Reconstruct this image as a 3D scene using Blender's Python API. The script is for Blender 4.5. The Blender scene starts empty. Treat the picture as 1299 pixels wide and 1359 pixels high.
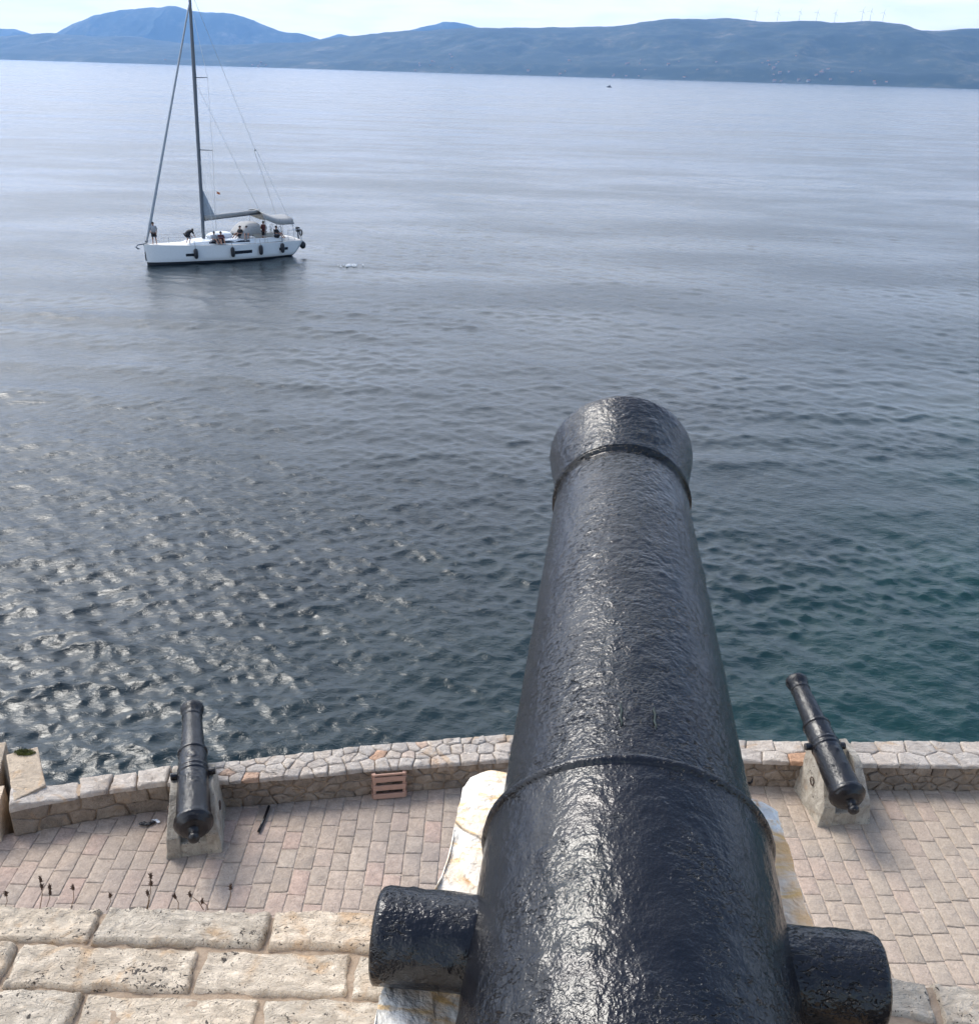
import bpy, bmesh, math, random
import numpy as np
from mathutils import Vector, Matrix
R = math.radians
scene = bpy.context.scene
COL = scene.collection
rng = np.random.default_rng(7)
random.seed(7)

# ------------------------------------------------------------------ camera
PITCH, ROLL, FOC, PW, PH = R(24.19), R(1.68), 1300.0, 1299.0, 1359.0
CAMZ = 15.0
cam_data = bpy.data.cameras.new("camera")
cam = bpy.data.objects.new("camera", cam_data)
COL.objects.link(cam)
cam_data.sensor_fit = 'HORIZONTAL'
cam_data.sensor_width = 36.0
cam_data.lens = 36.0 * FOC / PW
cam_data.clip_start = 0.05
cam_data.clip_end = 90000
cam.matrix_world = (Matrix.Translation((0, 0, CAMZ)) @ Matrix.Rotation(math.pi / 2 - PITCH, 4, 'X')
                    @ Matrix.Rotation(ROLL, 4, 'Z'))
scene.camera = cam

# ------------------------------------------------------------------ light
SUN_EL, SUN_AZ = R(50), R(-51)          # azimuth from +Y towards +X
SUN_STRENGTH, SUN_ANGLE = 1.75, R(24.0)
SKY_STRENGTH = 0.12
HAZE_DENSITY = 5.2e-5
scene.view_settings.view_transform = 'Standard'
scene.view_settings.look = 'None'
scene.view_settings.exposure = 1.02
scene.view_settings.gamma = 1.0
scene.view_settings.use_curve_mapping = False

sun_data = bpy.data.lights.new("sun", 'SUN')
sun_data.energy = SUN_STRENGTH
sun_data.angle = SUN_ANGLE
sun_data.color = (1.0, 0.95, 0.87)
sun = bpy.data.objects.new("sun", sun_data)
COL.objects.link(sun)
sd = Vector((math.sin(SUN_AZ) * math.cos(SUN_EL), math.cos(SUN_AZ) * math.cos(SUN_EL), math.sin(SUN_EL)))
sun.rotation_euler = sd.to_track_quat('Z', 'Y').to_euler()
sun.location = sd * 50

world = bpy.data.worlds.new("World")
scene.world = world
world.use_nodes = True


class NT:
    """tiny node-tree helper"""
    def __init__(s, tree):
        s.t = tree
        for n in list(tree.nodes):
            tree.nodes.remove(n)
    def n(s, typ, ins=None, **props):
        nd = s.t.nodes.new(typ)
        for k, v in props.items():
            setattr(nd, k, v)
        for k, v in (ins or {}).items():
            sock = nd.inputs[k]
            if isinstance(v, bpy.types.NodeSocket):
                s.t.links.new(v, sock)
            else:
                sock.default_value = v
        return nd
    def math(s, op, a, b=0.0, c=None, clamp=False):
        ins = {0: a, 1: b}
        if c is not None:
            ins[2] = c
        return s.n('ShaderNodeMath', ins, operation=op, use_clamp=clamp).outputs[0]
    def vmath(s, op, a, b=(0, 0, 0)):
        return s.n('ShaderNodeVectorMath', {0: a, 1: b}, operation=op).outputs[0]
    def ramp(s, fac, stops, interp='LINEAR'):
        nd = s.n('ShaderNodeValToRGB', {'Fac': fac})
        cr = nd.color_ramp
        cr.interpolation = interp
        while len(cr.elements) < len(stops):
            cr.elements.new(0.5)
        for e, (p, c) in zip(cr.elements, stops):
            e.position = p
            e.color = c if len(c) == 4 else (*c, 1)
        return nd.outputs[0]
    def maprange(s, v, a, b, c=0.0, d=1.0, smooth=False):
        nd = s.n('ShaderNodeMapRange', {0: v, 1: a, 2: b, 3: c, 4: d})
        if smooth:
            nd.interpolation_type = 'SMOOTHSTEP'
        return nd.outputs[0]
    def mix(s, fac, a, b, blend='MIX'):
        nd = s.n('ShaderNodeMix', data_type='RGBA', blend_type=blend)
        for i, v in ((0, fac), (6, a), (7, b)):
            if isinstance(v, bpy.types.NodeSocket):
                s.t.links.new(v, nd.inputs[i])
            else:
                nd.inputs[i].default_value = v if i == 0 or len(v) == 4 else (*v, 1)
        return nd.outputs[2]
    def noise(s, vec, scale, detail=3.0, rough=0.5, dist=0.0):
        return s.n('ShaderNodeTexNoise', {'Vector': vec, 'Scale': scale, 'Detail': detail,
                                          'Roughness': rough, 'Distortion': dist}).outputs[0]
    def voronoi(s, vec, scale, feature='F1', rand=1.0):
        return s.n('ShaderNodeTexVoronoi', {'Vector': vec, 'Scale': scale, 'Randomness': rand}, feature=feature)
    def bump(s, h, dist, strength=1.0, normal=None):
        ins = {'Height': h, 'Distance': dist, 'Strength': strength}
        if normal is not None:
            ins['Normal'] = normal
        return s.n('ShaderNodeBump', ins).outputs[0]


# sky: Nishita plus thin procedural cloud veil, all by direction
w = NT(world.node_tree)
tc = w.n('ShaderNodeTexCoord').outputs['Generated']
sky = w.n('ShaderNodeTexSky', sky_type='NISHITA', sun_disc=False)
sky.sun_elevation = SUN_EL
sky.sun_rotation = SUN_AZ
sky.air_density = 1.0
sky.dust_density = 1.2
sep = w.n('ShaderNodeSeparateXYZ', {0: tc})
zz = w.math('ADD', w.math('MAXIMUM', sep.outputs[2], 0.0), 0.10)
flat = w.n('ShaderNodeCombineXYZ', {0: w.math('DIVIDE', sep.outputs[0], zz), 1: w.math('DIVIDE', sep.outputs[1], zz), 2: 0.0}).outputs[0]
c1 = w.noise(flat, 0.55, 6.0, 0.55, 0.6)
c2 = w.noise(w.vmath('ADD', flat, (13, 5, 2)), 1.7, 5.0, 0.6, 0.4)
cl = w.math('ADD', w.math('MULTIPLY', c1, 0.7), w.math('MULTIPLY', c2, 0.3))
# veil thinned to the right, behind and overhead to darken the barrel's reflections
cl = w.math('ADD', cl, w.math('ADD', w.math('MULTIPLY', sep.outputs[0], -0.20), w.math('SUBTRACT', w.math('MULTIPLY', sep.outputs[1], 0.10), w.math('MULTIPLY', w.math('POWER', w.math('MAXIMUM', sep.outputs[2], 0.0), 2.0), 0.22))))
cover = w.maprange(cl, 0.34, 0.60, 0.05, 0.95, True)
cloud_col = w.mix(w.maprange(c2, 0.35, 0.7), (7.0, 7.6, 8.5), (9.2, 9.5, 10.0))
# thin veil lit up around the sun
sdot = w.n('ShaderNodeVectorMath', {0: tc, 1: (math.sin(SUN_AZ) * math.cos(SUN_EL), math.cos(SUN_AZ) * math.cos(SUN_EL), math.sin(SUN_EL))}, operation='DOT_PRODUCT').outputs['Value']
sdot = w.math('MAXIMUM', sdot, 0.0)
glow = w.math('ADD', w.math('MULTIPLY', w.math('POWER', sdot, 14.0), 0.5), w.math('MULTIPLY', w.math('POWER', sdot, 60.0), 0.9))
bdot = w.n('ShaderNodeVectorMath', {0: tc, 1: (math.sin(R(-36)) * math.cos(R(20)), math.cos(R(-36)) * math.cos(R(20)), math.sin(R(20)))}, operation='DOT_PRODUCT').outputs['Value']
bank = w.math('MULTIPLY', w.math('POWER', w.math('MAXIMUM', bdot, 0.0), 16.0), w.maprange(sep.outputs[2], 0.06, 0.24, 0.0, 0.40, True))  # extra glow lobe added away from the sun to brighten the left water
glow = w.math('ADD', glow, bank)
glow = w.math('MULTIPLY', glow, w.maprange(cover, 0.1, 0.9, 0.55, 1.15))
skycol = w.mix(cover, sky.outputs[0], cloud_col)
# cloud bank low over the far shore
low = w.math('POWER', w.math('SUBTRACT', 1.0, w.math('MINIMUM', w.math('MAXIMUM', sep.outputs[2], 0.0), 1.0)), 9.0)
low = w.math('MULTIPLY', low, w.maprange(sep.outputs[1], -0.2, 0.6))
skycol = w.mix(w.math('MULTIPLY', low, w.maprange(c2, 0.38, 0.62, 0.40, 1.0)), skycol, (8.4, 7.8, 8.1))
gl = w.n('ShaderNodeVectorMath', {0: (8.6, 8.8, 9.3)}, operation='SCALE')
w.t.links.new(glow, gl.inputs['Scale'])
skycol = w.vmath('ADD', skycol, gl.outputs[0])
bg = w.n('ShaderNodeBackground', {'Color': skycol, 'Strength': SKY_STRENGTH})
wo = w.n('ShaderNodeOutputWorld', {'Surface': bg.outputs[0]})

# ------------------------------------------------------------------ helpers
def material(name, fn):
    m = bpy.data.materials.new(name)
    m.use_nodes = True
    nt = NT(m.node_tree)
    fn(nt)
    return m

def surf(nt, **ins):
    b = nt.n('ShaderNodeBsdfPrincipled', {k.replace('_', ' '): v for k, v in ins.items()})
    nt.n('ShaderNodeOutputMaterial', {'Surface': b.outputs[0]})
    return b

def plain(name, col, rough=0.5, metal=0.0, var=0.12, scale=8.0):
    def f(nt):
        o = nt.n('ShaderNodeTexCoord').outputs['Object']
        k = nt.noise(o, scale, 4.0)
        c = nt.mix(nt.maprange(k, 0.3, 0.7), [v * (1 - var) for v in col], [min(1, v * (1 + var)) for v in col])
        surf(nt, Base_Color=c, Roughness=rough, Metallic=metal)
    return material(name, f)

def link(o, parent=None):
    COL.objects.link(o)
    if parent is not None:
        o.parent = parent
    return o

def tag(o, label=None, cat=None, group=None, kind=None):
    if label: o['label'] = label
    if cat: o['category'] = cat
    if group: o['group'] = group
    if kind: o['kind'] = kind
    return o

def thing(name, label, cat, loc=(0, 0, 0), rotz=0.0, group=None):
    o = bpy.data.objects.new(name, None)
    o.empty_display_size = 0.2
    o.location = loc
    o.rotation_euler = (0, 0, rotz)
    link(o)
    return tag(o, label, cat, group)

def mesh_obj(name, V, Fs, mats, parent=None, smooth=False, matidx=None):
    me = bpy.data.meshes.new(name)
    me.from_pydata([tuple(map(float, v)) for v in V], [], [tuple(map(int, f)) for f in Fs])
    for m in (mats if isinstance(mats, (list, tuple)) else [mats]):
        me.materials.append(m)
    if smooth:
        me.polygons.foreach_set('use_smooth', [True] * len(me.polygons))
    if matidx is not None:
        me.polygons.foreach_set('material_index', matidx)
    me.update()
    o = bpy.data.objects.new(name, me)
    return link(o, parent)

def grid_mesh(name, P, mats, parent=None, wrap_v=False, smooth=True, matidx=None):
    """P: array (nu, nv, 3) -> quads, fast"""
    nu, nv = P.shape[:2]
    idx = np.arange(nu * nv).reshape(nu, nv)
    if wrap_v:
        a, b = idx[:-1, :], idx[1:, :]
        q = np.stack([a, np.roll(a, -1, 1), np.roll(b, -1, 1), b], -1).reshape(-1, 4)
    else:
        q = np.stack([idx[:-1, :-1], idx[:-1, 1:], idx[1:, 1:], idx[1:, :-1]], -1).reshape(-1, 4)
    me = bpy.data.meshes.new(name)
    me.vertices.add(nu * nv)
    me.vertices.foreach_set('co', P.reshape(-1).astype(np.float32))
    nq = len(q)
    me.loops.add(nq * 4)
    me.loops.foreach_set('vertex_index', q.reshape(-1).astype(np.int32))
    me.polygons.add(nq)
    me.polygons.foreach_set('loop_start', np.arange(0, nq * 4, 4, dtype=np.int32))
    me.polygons.foreach_set('loop_total', np.full(nq, 4, dtype=np.int32))
    me.polygons.foreach_set('use_smooth', np.full(nq, smooth))
    for m in (mats if isinstance(mats, (list, tuple)) else [mats]):
        me.materials.append(m)
    me.update(calc_edges=True)
    me.validate()
    o = bpy.data.objects.new(name, me)
    return link(o, parent)

def vnoise(P, seed=0):
    """value noise, P (...,3) -> -1..1"""
    P = np.asarray(P, float)
    i = np.floor(P).astype(np.int64)
    f = P - i
    f = f * f * f * (f * (f * 6 - 15) + 10)
    def h(a, b, c):
        n = (a * 374761393 + b * 668265263 + c * 2147483647 + seed * 1274126177) & 0x7fffffff
        n = ((n ^ (n >> 13)) * 1274126177) & 0x7fffffff
        n = (n ^ (n >> 16)) & 0xffff
        return n / 32767.5 - 1.0
    x, y, z = i[..., 0], i[..., 1], i[..., 2]
    fx, fy, fz = f[..., 0], f[..., 1], f[..., 2]
    r = 0
    for dx in (0, 1):
        for dy in (0, 1):
            for dz in (0, 1):
                wt = (fx if dx else 1 - fx) * (fy if dy else 1 - fy) * (fz if dz else 1 - fz)
                r = r + wt * h(x + dx, y + dy, z + dz)
    return r

def fbm(P, octaves=4, seed=0, gain=0.5):
    P = np.asarray(P, float)
    a, t, s = 1.0, 0.0, 0.0
    for k in range(octaves):
        t = t + a * vnoise(P * (2.03 ** k) + 17.3 * k, seed + k)
        s += a
        a *= gain
    return t / s

def smooth01(x):
    x = np.clip(x, 0, 1)
    return x * x * (3 - 2 * x)

class MB:
    """collects simple shapes into ONE mesh"""
    def __init__(s):
        s.V, s.F = [], []
    def add(s, V, Fs):
        o = len(s.V)
        s.V += [tuple(map(float, v)) for v in V]
        s.F += [tuple(int(i) + o for i in f) for f in Fs]
        return s
    def box(s, c, d, M=None, bevel=0.0):
        bm = bmesh.new()
        bmesh.ops.create_cube(bm, size=1.0)
        for v in bm.verts:
            v.co = Vector((v.co.x * d[0], v.co.y * d[1], v.co.z * d[2]))
        if bevel:
            bmesh.ops.bevel(bm, geom=list(bm.edges), offset=bevel, segments=2, profile=0.7, affect='EDGES')
        for v in bm.verts:
            co = v.co + Vector(c) if M is None else (M @ v.co) + Vector(c)
            v.co = co
        bm.verts.index_update()
        s.add([v.co for v in bm.verts], [[v.index for v in f.verts] for f in bm.faces])
        bm.free()
        return s
    def tube(s, pts, rad, n=8, caps=True):
        pts = [Vector(p) for p in pts]
        rads = [float(q) for q in rad] if isinstance(rad, (list, tuple)) else [float(rad)] * len(pts)
        V, Fs = [], []
        up = Vector((0, 0, 1))
        for i, p in enumerate(pts):
            t = (pts[min(i + 1, len(pts) - 1)] - pts[max(i - 1, 0)]).normalized()
            a = t.cross(up if abs(t.z) < 0.95 else Vector((1, 0, 0))).normalized()
            b = t.cross(a)
            for k in range(n):
                an = 2 * math.pi * k / n
                V.append(p + rads[i] * (math.cos(an) * a + math.sin(an) * b))
        for i in range(len(pts) - 1):
            for k in range(n):
                Fs.append((i * n + k, i * n + (k + 1) % n, (i + 1) * n + (k + 1) % n, (i + 1) * n + k))
        if caps:
            Fs.append(tuple(range(n - 1, -1, -1)))
            Fs.append(tuple((len(pts) - 1) * n + k for k in range(n)))
        return s.add(V, Fs)
    def lathe(s, prof, n=32, M=None):
        """prof [(s,r)] about local +Y"""
        V, Fs = [], []
        for (t, r) in prof:
            for k in range(n):
                a = 2 * math.pi * k / n
                p = Vector((r * math.sin(a), t, r * math.cos(a)))
                V.append(M @ p if M is not None else p)
        for i in range(len(prof) - 1):
            for k in range(n):
                Fs.append((i * n + k, i * n + (k + 1) % n, (i + 1) * n + (k + 1) % n, (i + 1) * n + k))
        return s.add(V, Fs)
    def sphere(s, c, rx, ry=None, rz=None, n=10, m=7):
        ry = ry or rx; rz = rz or rx
        V, Fs = [], []
        for i in range(m + 1):
            th = math.pi * i / m
            for k in range(n):
                a = 2 * math.pi * k / n
                V.append((c[0] + rx * math.sin(th) * math.cos(a), c[1] + ry * math.sin(th) * math.sin(a), c[2] + rz * math.cos(th)))
        for i in range(m):
            for k in range(n):
                Fs.append((i * n + k, (i + 1) * n + k, (i + 1) * n + (k + 1) % n, i * n + (k + 1) % n))
        return s.add(V, Fs)
    def build(s, name, mat, parent=None, smooth=False):
        return mesh_obj(name, s.V, s.F, mat, parent, smooth)

def proto_copy(o, parent=None):
    c = o.copy()
    COL.objects.link(c)
    c.parent = parent
    for ch in list(o.children):
        proto_copy(ch, c)
    return c

# ------------------------------------------------------------------ materials
def f_sea(nt):
    o = nt.n('ShaderNodeTexCoord').outputs['Object']
    # calm slicks and ruffled streaks: patches tens of metres long
    st = nt.n('ShaderNodeMapping', {'Vector': o, 'Rotation': (0, 0, R(-9)), 'Scale': (0.011, 0.040, 1)}).outputs[0]
    slick = nt.noise(st, 1.0, 4.0, 0.55, 0.5)
    st2 = nt.n('ShaderNodeMapping', {'Vector': o, 'Rotation': (0, 0, R(14)), 'Scale': (0.05, 0.11, 1)}).outputs[0]
    s2 = nt.noise(st2, 1.0, 3.0, 0.5, 0.3)
    amt = nt.maprange(nt.math('ADD', nt.math('MULTIPLY', slick, 0.6), nt.math('MULTIPLY', s2, 0.4)), 0.38, 0.62, 0.30, 1.0, True)
    r1 = nt.n('ShaderNodeMapping', {'Vector': o, 'Rotation': (0, 0, R(12)), 'Scale': (0.55, 1.0, 1)}).outputs[0]
    r2 = nt.n('ShaderNodeMapping', {'Vector': o, 'Rotation': (0, 0, R(-25)), 'Scale': (0.6, 1.0, 1)}).outputs[0]
    h = nt.math('MULTIPLY', nt.noise(r1, 5.6, 4.0, 0.62, 0.7), 0.048)
    h = nt.math('ADD', h, nt.math('MULTIPLY', nt.noise(r2, 1.35, 2.0, 0.5, 0.8), 0.026))
    h = nt.math('ADD', h, nt.math('MULTIPLY', nt.noise(r1, 0.33, 2.0, 0.5, 0.5), 0.028))
    h = nt.math('MULTIPLY', h, amt)
    nrm = nt.bump(h, 1.0, 1.0)
    # shallow, greener water by the foot of the wall on the right
    sp = nt.n('ShaderNodeSeparateXYZ', {0: o})
    sh = nt.math('SUBTRACT', nt.math('MULTIPLY', sp.outputs[0], 0.055), nt.math('MULTIPLY', nt.math('SUBTRACT', sp.outputs[1], 22.0), 0.040))
    sh = nt.math('ADD', sh, nt.math('MULTIPLY', nt.math('SUBTRACT', nt.noise(o, 0.16, 3.0), 0.5), 0.9))
    col = nt.ramp(nt.maprange(sh, -0.6, 0.9), [(0.0, (0.006, 0.014, 0.019)), (0.55, (0.004, 0.017, 0.020)), (1.0, (0.005, 0.034, 0.032))])
    surf(nt, Base_Color=col, Roughness=nt.maprange(amt, 0.3, 1.0, 0.15, 0.24), IOR=1.333, Normal=nrm)
M_sea = material('sea_water', f_sea)

def f_iron(nt, grain=1.0):
    o = nt.n('ShaderNodeTexCoord').outputs['Object']
    n1 = nt.noise(o, 92 * grain, 2.0, 0.5, 0.15)
    n2 = nt.noise(o, 240 * grain, 2.0, 0.5, 0.1)
    st = nt.n('ShaderNodeMapping', {'Vector': o, 'Scale': (1.0, 1.9, 1.0)}).outputs[0]
    pn = nt.noise(st, 105 * grain, 2.0, 0.5, 0.4)
    msk = nt.maprange(nt.noise(o, 5.5 * grain, 3.0, 0.6), 0.44, 0.62, 0.0, 1.0, True)
    pn2 = nt.noise(st, 46 * grain, 3.0, 0.6, 0.6)
    pl = nt.math('ADD', nt.maprange(pn, 0.575, 0.67, 0.0, 1.0, True), nt.math('MULTIPLY', nt.maprange(pn2, 0.60, 0.72, 0.0, 1.0, True), 1.6))
    pit = nt.math('MULTIPLY', nt.math('MULTIPLY', pl, msk), -1.0)
    smo = nt.maprange(nt.noise(o, 6.5 * grain, 3.0), 0.38, 0.62, 0.65, 1.15, True)
    h = nt.math('MULTIPLY', nt.math('ADD', nt.math('MULTIPLY', n1, 0.0024), nt.math('MULTIPLY', n2, 0.0010)), smo)
    h = nt.math('ADD', h, nt.math('MULTIPLY', pit, 0.0042))
    nrm = nt.bump(h, 1.0 / grain, 1.0)
    c = nt.mix(nt.maprange(nt.noise(o, 14 * grain, 4.0), 0.35, 0.7), (0.003, 0.0035, 0.006), (0.009, 0.009, 0.011))
    rg = nt.maprange(nt.noise(o, 22 * grain, 4.0), 0.3, 0.7, 0.12, 0.23)
    surf(nt, Base_Color=c, Roughness=rg, IOR=1.45, Normal=nrm)
M_iron = material('black_painted_iron', f_iron)
M_iron_far = material('black_painted_iron_small_guns', lambda nt: f_iron(nt, 0.55))

def f_bore(nt):
    o = nt.n('ShaderNodeTexCoord').outputs['Object']
    c = nt.mix(nt.noise(o, 90, 3.0), (0.010, 0.016, 0.015), (0.022, 0.036, 0.032))
    surf(nt, Base_Color=c, Roughness=0.8)
M_notch = material('dark_verdigris', f_bore)

def f_white_stone(nt):
    o = nt.n('ShaderNodeTexCoord').outputs['Object']
    n1 = nt.noise(o, 3.6, 5.0, 0.6, 1.2)
    n2 = nt.noise(o, 22, 4.0, 0.6)
    c = nt.mix(nt.maprange(n2, 0.3, 0.7), (0.78, 0.74, 0.66), (0.90, 0.87, 0.80))
    sp = nt.n('ShaderNodeSeparateXYZ', {0: o})
    rgt = nt.math('MULTIPLY', nt.maprange(sp.outputs[0], 0.2, 0.3), nt.maprange(sp.outputs[1], 0.50, 0.36))   # iron stain down the right cheek
    n1 = nt.math('ADD', n1, nt.math('MULTIPLY', rgt, 0.15))
    c = nt.mix(nt.maprange(nt.math('ADD', n1, nt.math('MULTIPLY', n2, 0.34)), 0.60, 0.92, 0, 0.9, True), c, (0.70, 0.39, 0.13))
    vn = nt.n('ShaderNodeMapping', {'Vector': o, 'Rotation': (0, 0, R(35)), 'Scale': (1.6, 3.4, 2.0)}).outputs[0]
    c = nt.mix(nt.maprange(nt.noise(vn, 4.2, 6.0, 0.68, 2.0), 0.49, 0.66, 0, 0.8, True), c, (0.74, 0.44, 0.14))
    c = nt.mix(nt.maprange(nt.noise(o, 7, 5.0, 0.65, 1.5), 0.60, 0.72, 0, 0.8, True), c, (0.50, 0.24, 0.06))
    vd = nt.voronoi(nt.vmath('ADD', o, nt.vmath('MULTIPLY', nt.n('ShaderNodeTexNoise', {'Vector': o, 'Scale': 6.0}).outputs[1], (0.15, 0.15, 0.15))), 3.2, 'DISTANCE_TO_EDGE').outputs['Distance']
    crack = nt.maprange(vd, 0.0, 0.012, 1.0, 0.0)
    crack = nt.math('MULTIPLY', crack, nt.maprange(nt.noise(o, 5, 2.0), 0.45, 0.6))
    c = nt.mix(nt.math('MULTIPLY', crack, 0.7), c, (0.22, 0.15, 0.09))
    h = nt.math('ADD', nt.math('MULTIPLY', n2, 0.010), nt.math('MULTIPLY', nt.noise(o, 90, 4.0), 0.004))
    h = nt.math('SUBTRACT', h, nt.math('MULTIPLY', crack, 0.004))
    surf(nt, Base_Color=c, Roughness=0.85, Normal=nt.bump(h, 1.0))
M_white_stone = material('white_limestone', f_white_stone)

def f_rock(nt, light=(0.73, 0.64, 0.52), dark=(0.50, 0.425, 0.335), ochre=0.7, scale=1.0, dots=True, red=(0.97, 0.90, 0.83)):
    o = nt.n('ShaderNodeTexCoord').outputs['Object']
    ri = nt.n('ShaderNodeNewGeometry').outputs['Random Per Island']
    n1 = nt.noise(o, 14 * scale, 6.0, 0.62, 0.6)
    c = nt.mix(nt.maprange(n1, 0.32, 0.66), dark, light)
    c = nt.mix(nt.maprange(nt.noise(o, 7.5 * scale, 4.0, 0.6, 1.0), 0.53, 0.70, 0, ochre, True), c, (0.52, 0.33, 0.17))
    tint = nt.ramp(ri, [(0.0, (0.80, 0.79, 0.78)), (0.45, (1.0, 0.99, 0.97)), (0.75, (1.0, 0.96, 0.91)), (0.90, (1.0, 0.98, 0.96)), (0.94, red), (1.0, (1.05, 1.05, 1.05))])
    c = nt.mix(1.0, c, tint, 'MULTIPLY')
    chis = nt.math('ABSOLUTE', nt.math('SUBTRACT', nt.noise(nt.n('ShaderNodeMapping', {'Vector': o, 'Scale': (1, 1.8, 1)}).outputs[0], 26 * scale, 6.0, 0.62, 1.2), 0.5))
    h = nt.math('ADD', nt.math('MULTIPLY', n1, 0.010 / scale), nt.math('MULTIPLY', nt.noise(o, 70 * scale, 6.0, 0.7), 0.006 / scale))
    h = nt.math('SUBTRACT', h, nt.math('MULTIPLY', chis, 0.024 / scale))
    if dots:
        na = nt.noise(o, 95 * scale, 3.0, 0.55, 0.8)
        nb = nt.noise(nt.vmath('ADD', o, (3, 7, 1)), 210 * scale, 2.0, 0.5, 0.5)
        ma = nt.maprange(nt.noise(o, 10 * scale, 3.0, 0.65), 0.45, 0.72, 0.0, 0.16)
        mb_ = nt.maprange(nt.noise(nt.vmath('ADD', o, (5, 1, 9)), 13 * scale, 3.0, 0.65), 0.42, 0.75, 0.0, 0.14)
        d = nt.maprange(nt.math('ADD', na, ma), 0.695, 0.73, 0, 1, True)
        d2 = nt.maprange(nt.math('ADD', nb, mb_), 0.725, 0.76, 0, 1, True)
        d = nt.math('MAXIMUM', d, d2)
        c = nt.mix(nt.math('MULTIPLY', d, 0.9), c, (0.035, 0.030, 0.028))
        h = nt.math('SUBTRACT', h, nt.math('MULTIPLY', d, 0.002))
    surf(nt, Base_Color=c, Roughness=0.9, Normal=nt.bump(h, 1.0))
M_block = material('rough_grey_limestone', f_rock)
M_coping = material('pale_coping_stone', lambda nt: f_rock(nt, (0.62, 0.56, 0.50), (0.44, 0.38, 0.33), 0.55, 0.35, False, (1.0, 0.66, 0.46)))
M_rubble = material('wall_rubble_stone', lambda nt: f_rock(nt, (0.36, 0.30, 0.245), (0.21, 0.17, 0.135), 0.3, 0.35, False))
M_carriage = material('gun_pedestal_stone', lambda nt: f_rock(nt, (0.52, 0.48, 0.41), (0.28, 0.25, 0.21), 0.25, 0.45, True))
M_tan = material('tan_weathered_stone', lambda nt: f_rock(nt, (0.60, 0.49, 0.37), (0.42, 0.34, 0.26), 0.6, 0.35, False))
M_tower = material('bastion_masonry', lambda nt: f_rock(nt, (0.40, 0.35, 0.29), (0.25, 0.21, 0.17), 0.4, 0.12, False))

M_walk = material('darkened_walkway', lambda nt: f_rock(nt, (0.15, 0.13, 0.105), (0.085, 0.072, 0.06), 0.2, 0.12, False))  # unseen floor, colour darkened so the trunnions reflect less light

def f_mortar(nt):
    o = nt.n('ShaderNodeTexCoord').outputs['Object']
    n = nt.noise(o, 60, 5.0, 0.7)
    c = nt.mix(n, (0.22, 0.16, 0.11), (0.44, 0.34, 0.25))
    surf(nt, Base_Color=c, Roughness=0.95, Normal=nt.bump(nt.math('ADD', nt.math('MULTIPLY', n, 0.006), nt.math('MULTIPLY', nt.noise(o, 14, 3.0), 0.012)), 1.0))
M_mortar = material('sandy_mortar', f_mortar)

def f_paver(nt):
    o = nt.n('ShaderNodeTexCoord').outputs['Object']
    ri = nt.n('ShaderNodeNewGeometry').outputs['Random Per Island']
    base = nt.ramp(ri, [(0.0, (0.36, 0.285, 0.22)), (0.25, (0.425, 0.33, 0.255)), (0.5, (0.385, 0.31, 0.245)), (0.75, (0.445, 0.315, 0.25)), (1.0, (0.43, 0.35, 0.275))])
    n = nt.noise(o, 13, 5.0, 0.65, 0.3)
    c = nt.mix(nt.maprange(n, 0.3, 0.7, 0, 1), nt.mix(1.0, base, (0.74, 0.73, 0.73), 'MULTIPLY'), nt.mix(1.0, base, (1.18, 1.18, 1.18), 'MULTIPLY'))
    big = nt.noise(o, 0.7, 3.0, 0.6)
    c = nt.mix(nt.maprange(big, 0.5, 0.68, 0, 0.45, True), c, (0.25, 0.215, 0.19))
    sp = nt.n('ShaderNodeSeparateXYZ', {0: o}).outputs[0]
    c = nt.mix(nt.maprange(sp, 1.0, 5.0, 0.0, 0.4), c, (0.38, 0.315, 0.24))   # sandier stone to the right
    sm = nt.noise(o, 42, 6.0, 0.75)
    c = nt.mix(nt.maprange(sm, 0.52, 0.66, 0, 0.45), c, (0.20, 0.165, 0.14))
    c = nt.mix(nt.maprange(sm, 0.46, 0.34, 0, 0.35), c, (0.55, 0.47, 0.41))
    c = nt.mix(nt.maprange(nt.noise(o, 2.6, 5.0, 0.7, 0.5), 0.54, 0.66, 0, 0.30, True), c, (0.23, 0.195, 0.17))
    h = nt.math('ADD', nt.math('MULTIPLY', n, 0.022), nt.math('MULTIPLY', sm, 0.010))
    surf(nt, Base_Color=c, Roughness=0.88, Normal=nt.bump(h, 1.0))
M_paver = material('pink_grey_pavers', f_paver)
M_joint = plain('paver_joint_sand', (0.37, 0.30, 0.24), 0.95, var=0.35, scale=20)

def f_hill(nt):
    o = nt.n('ShaderNodeTexCoord').outputs['Object']
    n = nt.noise(o, 0.0022, 8.0, 0.62, 0.4)
    n2 = nt.noise(o, 0.012, 6.0, 0.65)
    c = nt.ramp(nt.math('ADD', nt.math('MULTIPLY', n, 0.6), nt.math('MULTIPLY', n2, 0.4)),
                [(0.36, (0.010, 0.022, 0.016)), (0.50, (0.022, 0.036, 0.022)), (0.58, (0.060, 0.068, 0.045)), (0.66, (0.17, 0.15, 0.11))])
    surf(nt, Base_Color=c, Roughness=0.95)
M_hill = material('scrub_hillside', f_hill)
M_wallwhite = plain('whitewashed_wall', (0.36, 0.33, 0.30), 0.8)
M_rooftile = plain('clay_roof', (0.36, 0.16, 0.10), 0.8)
M_gelcoat = plain('white_gelcoat', (0.74, 0.77, 0.80), 0.25, var=0.03)
M_deck = plain('pale_deck', (0.62, 0.60, 0.56), 0.6, var=0.06)
M_canvas = plain('grey_canvas', (0.30, 0.30, 0.30), 0.9, var=0.12)
M_sail = plain('grey_sailcloth', (0.33, 0.37, 0.42), 0.8, var=0.12)
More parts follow.
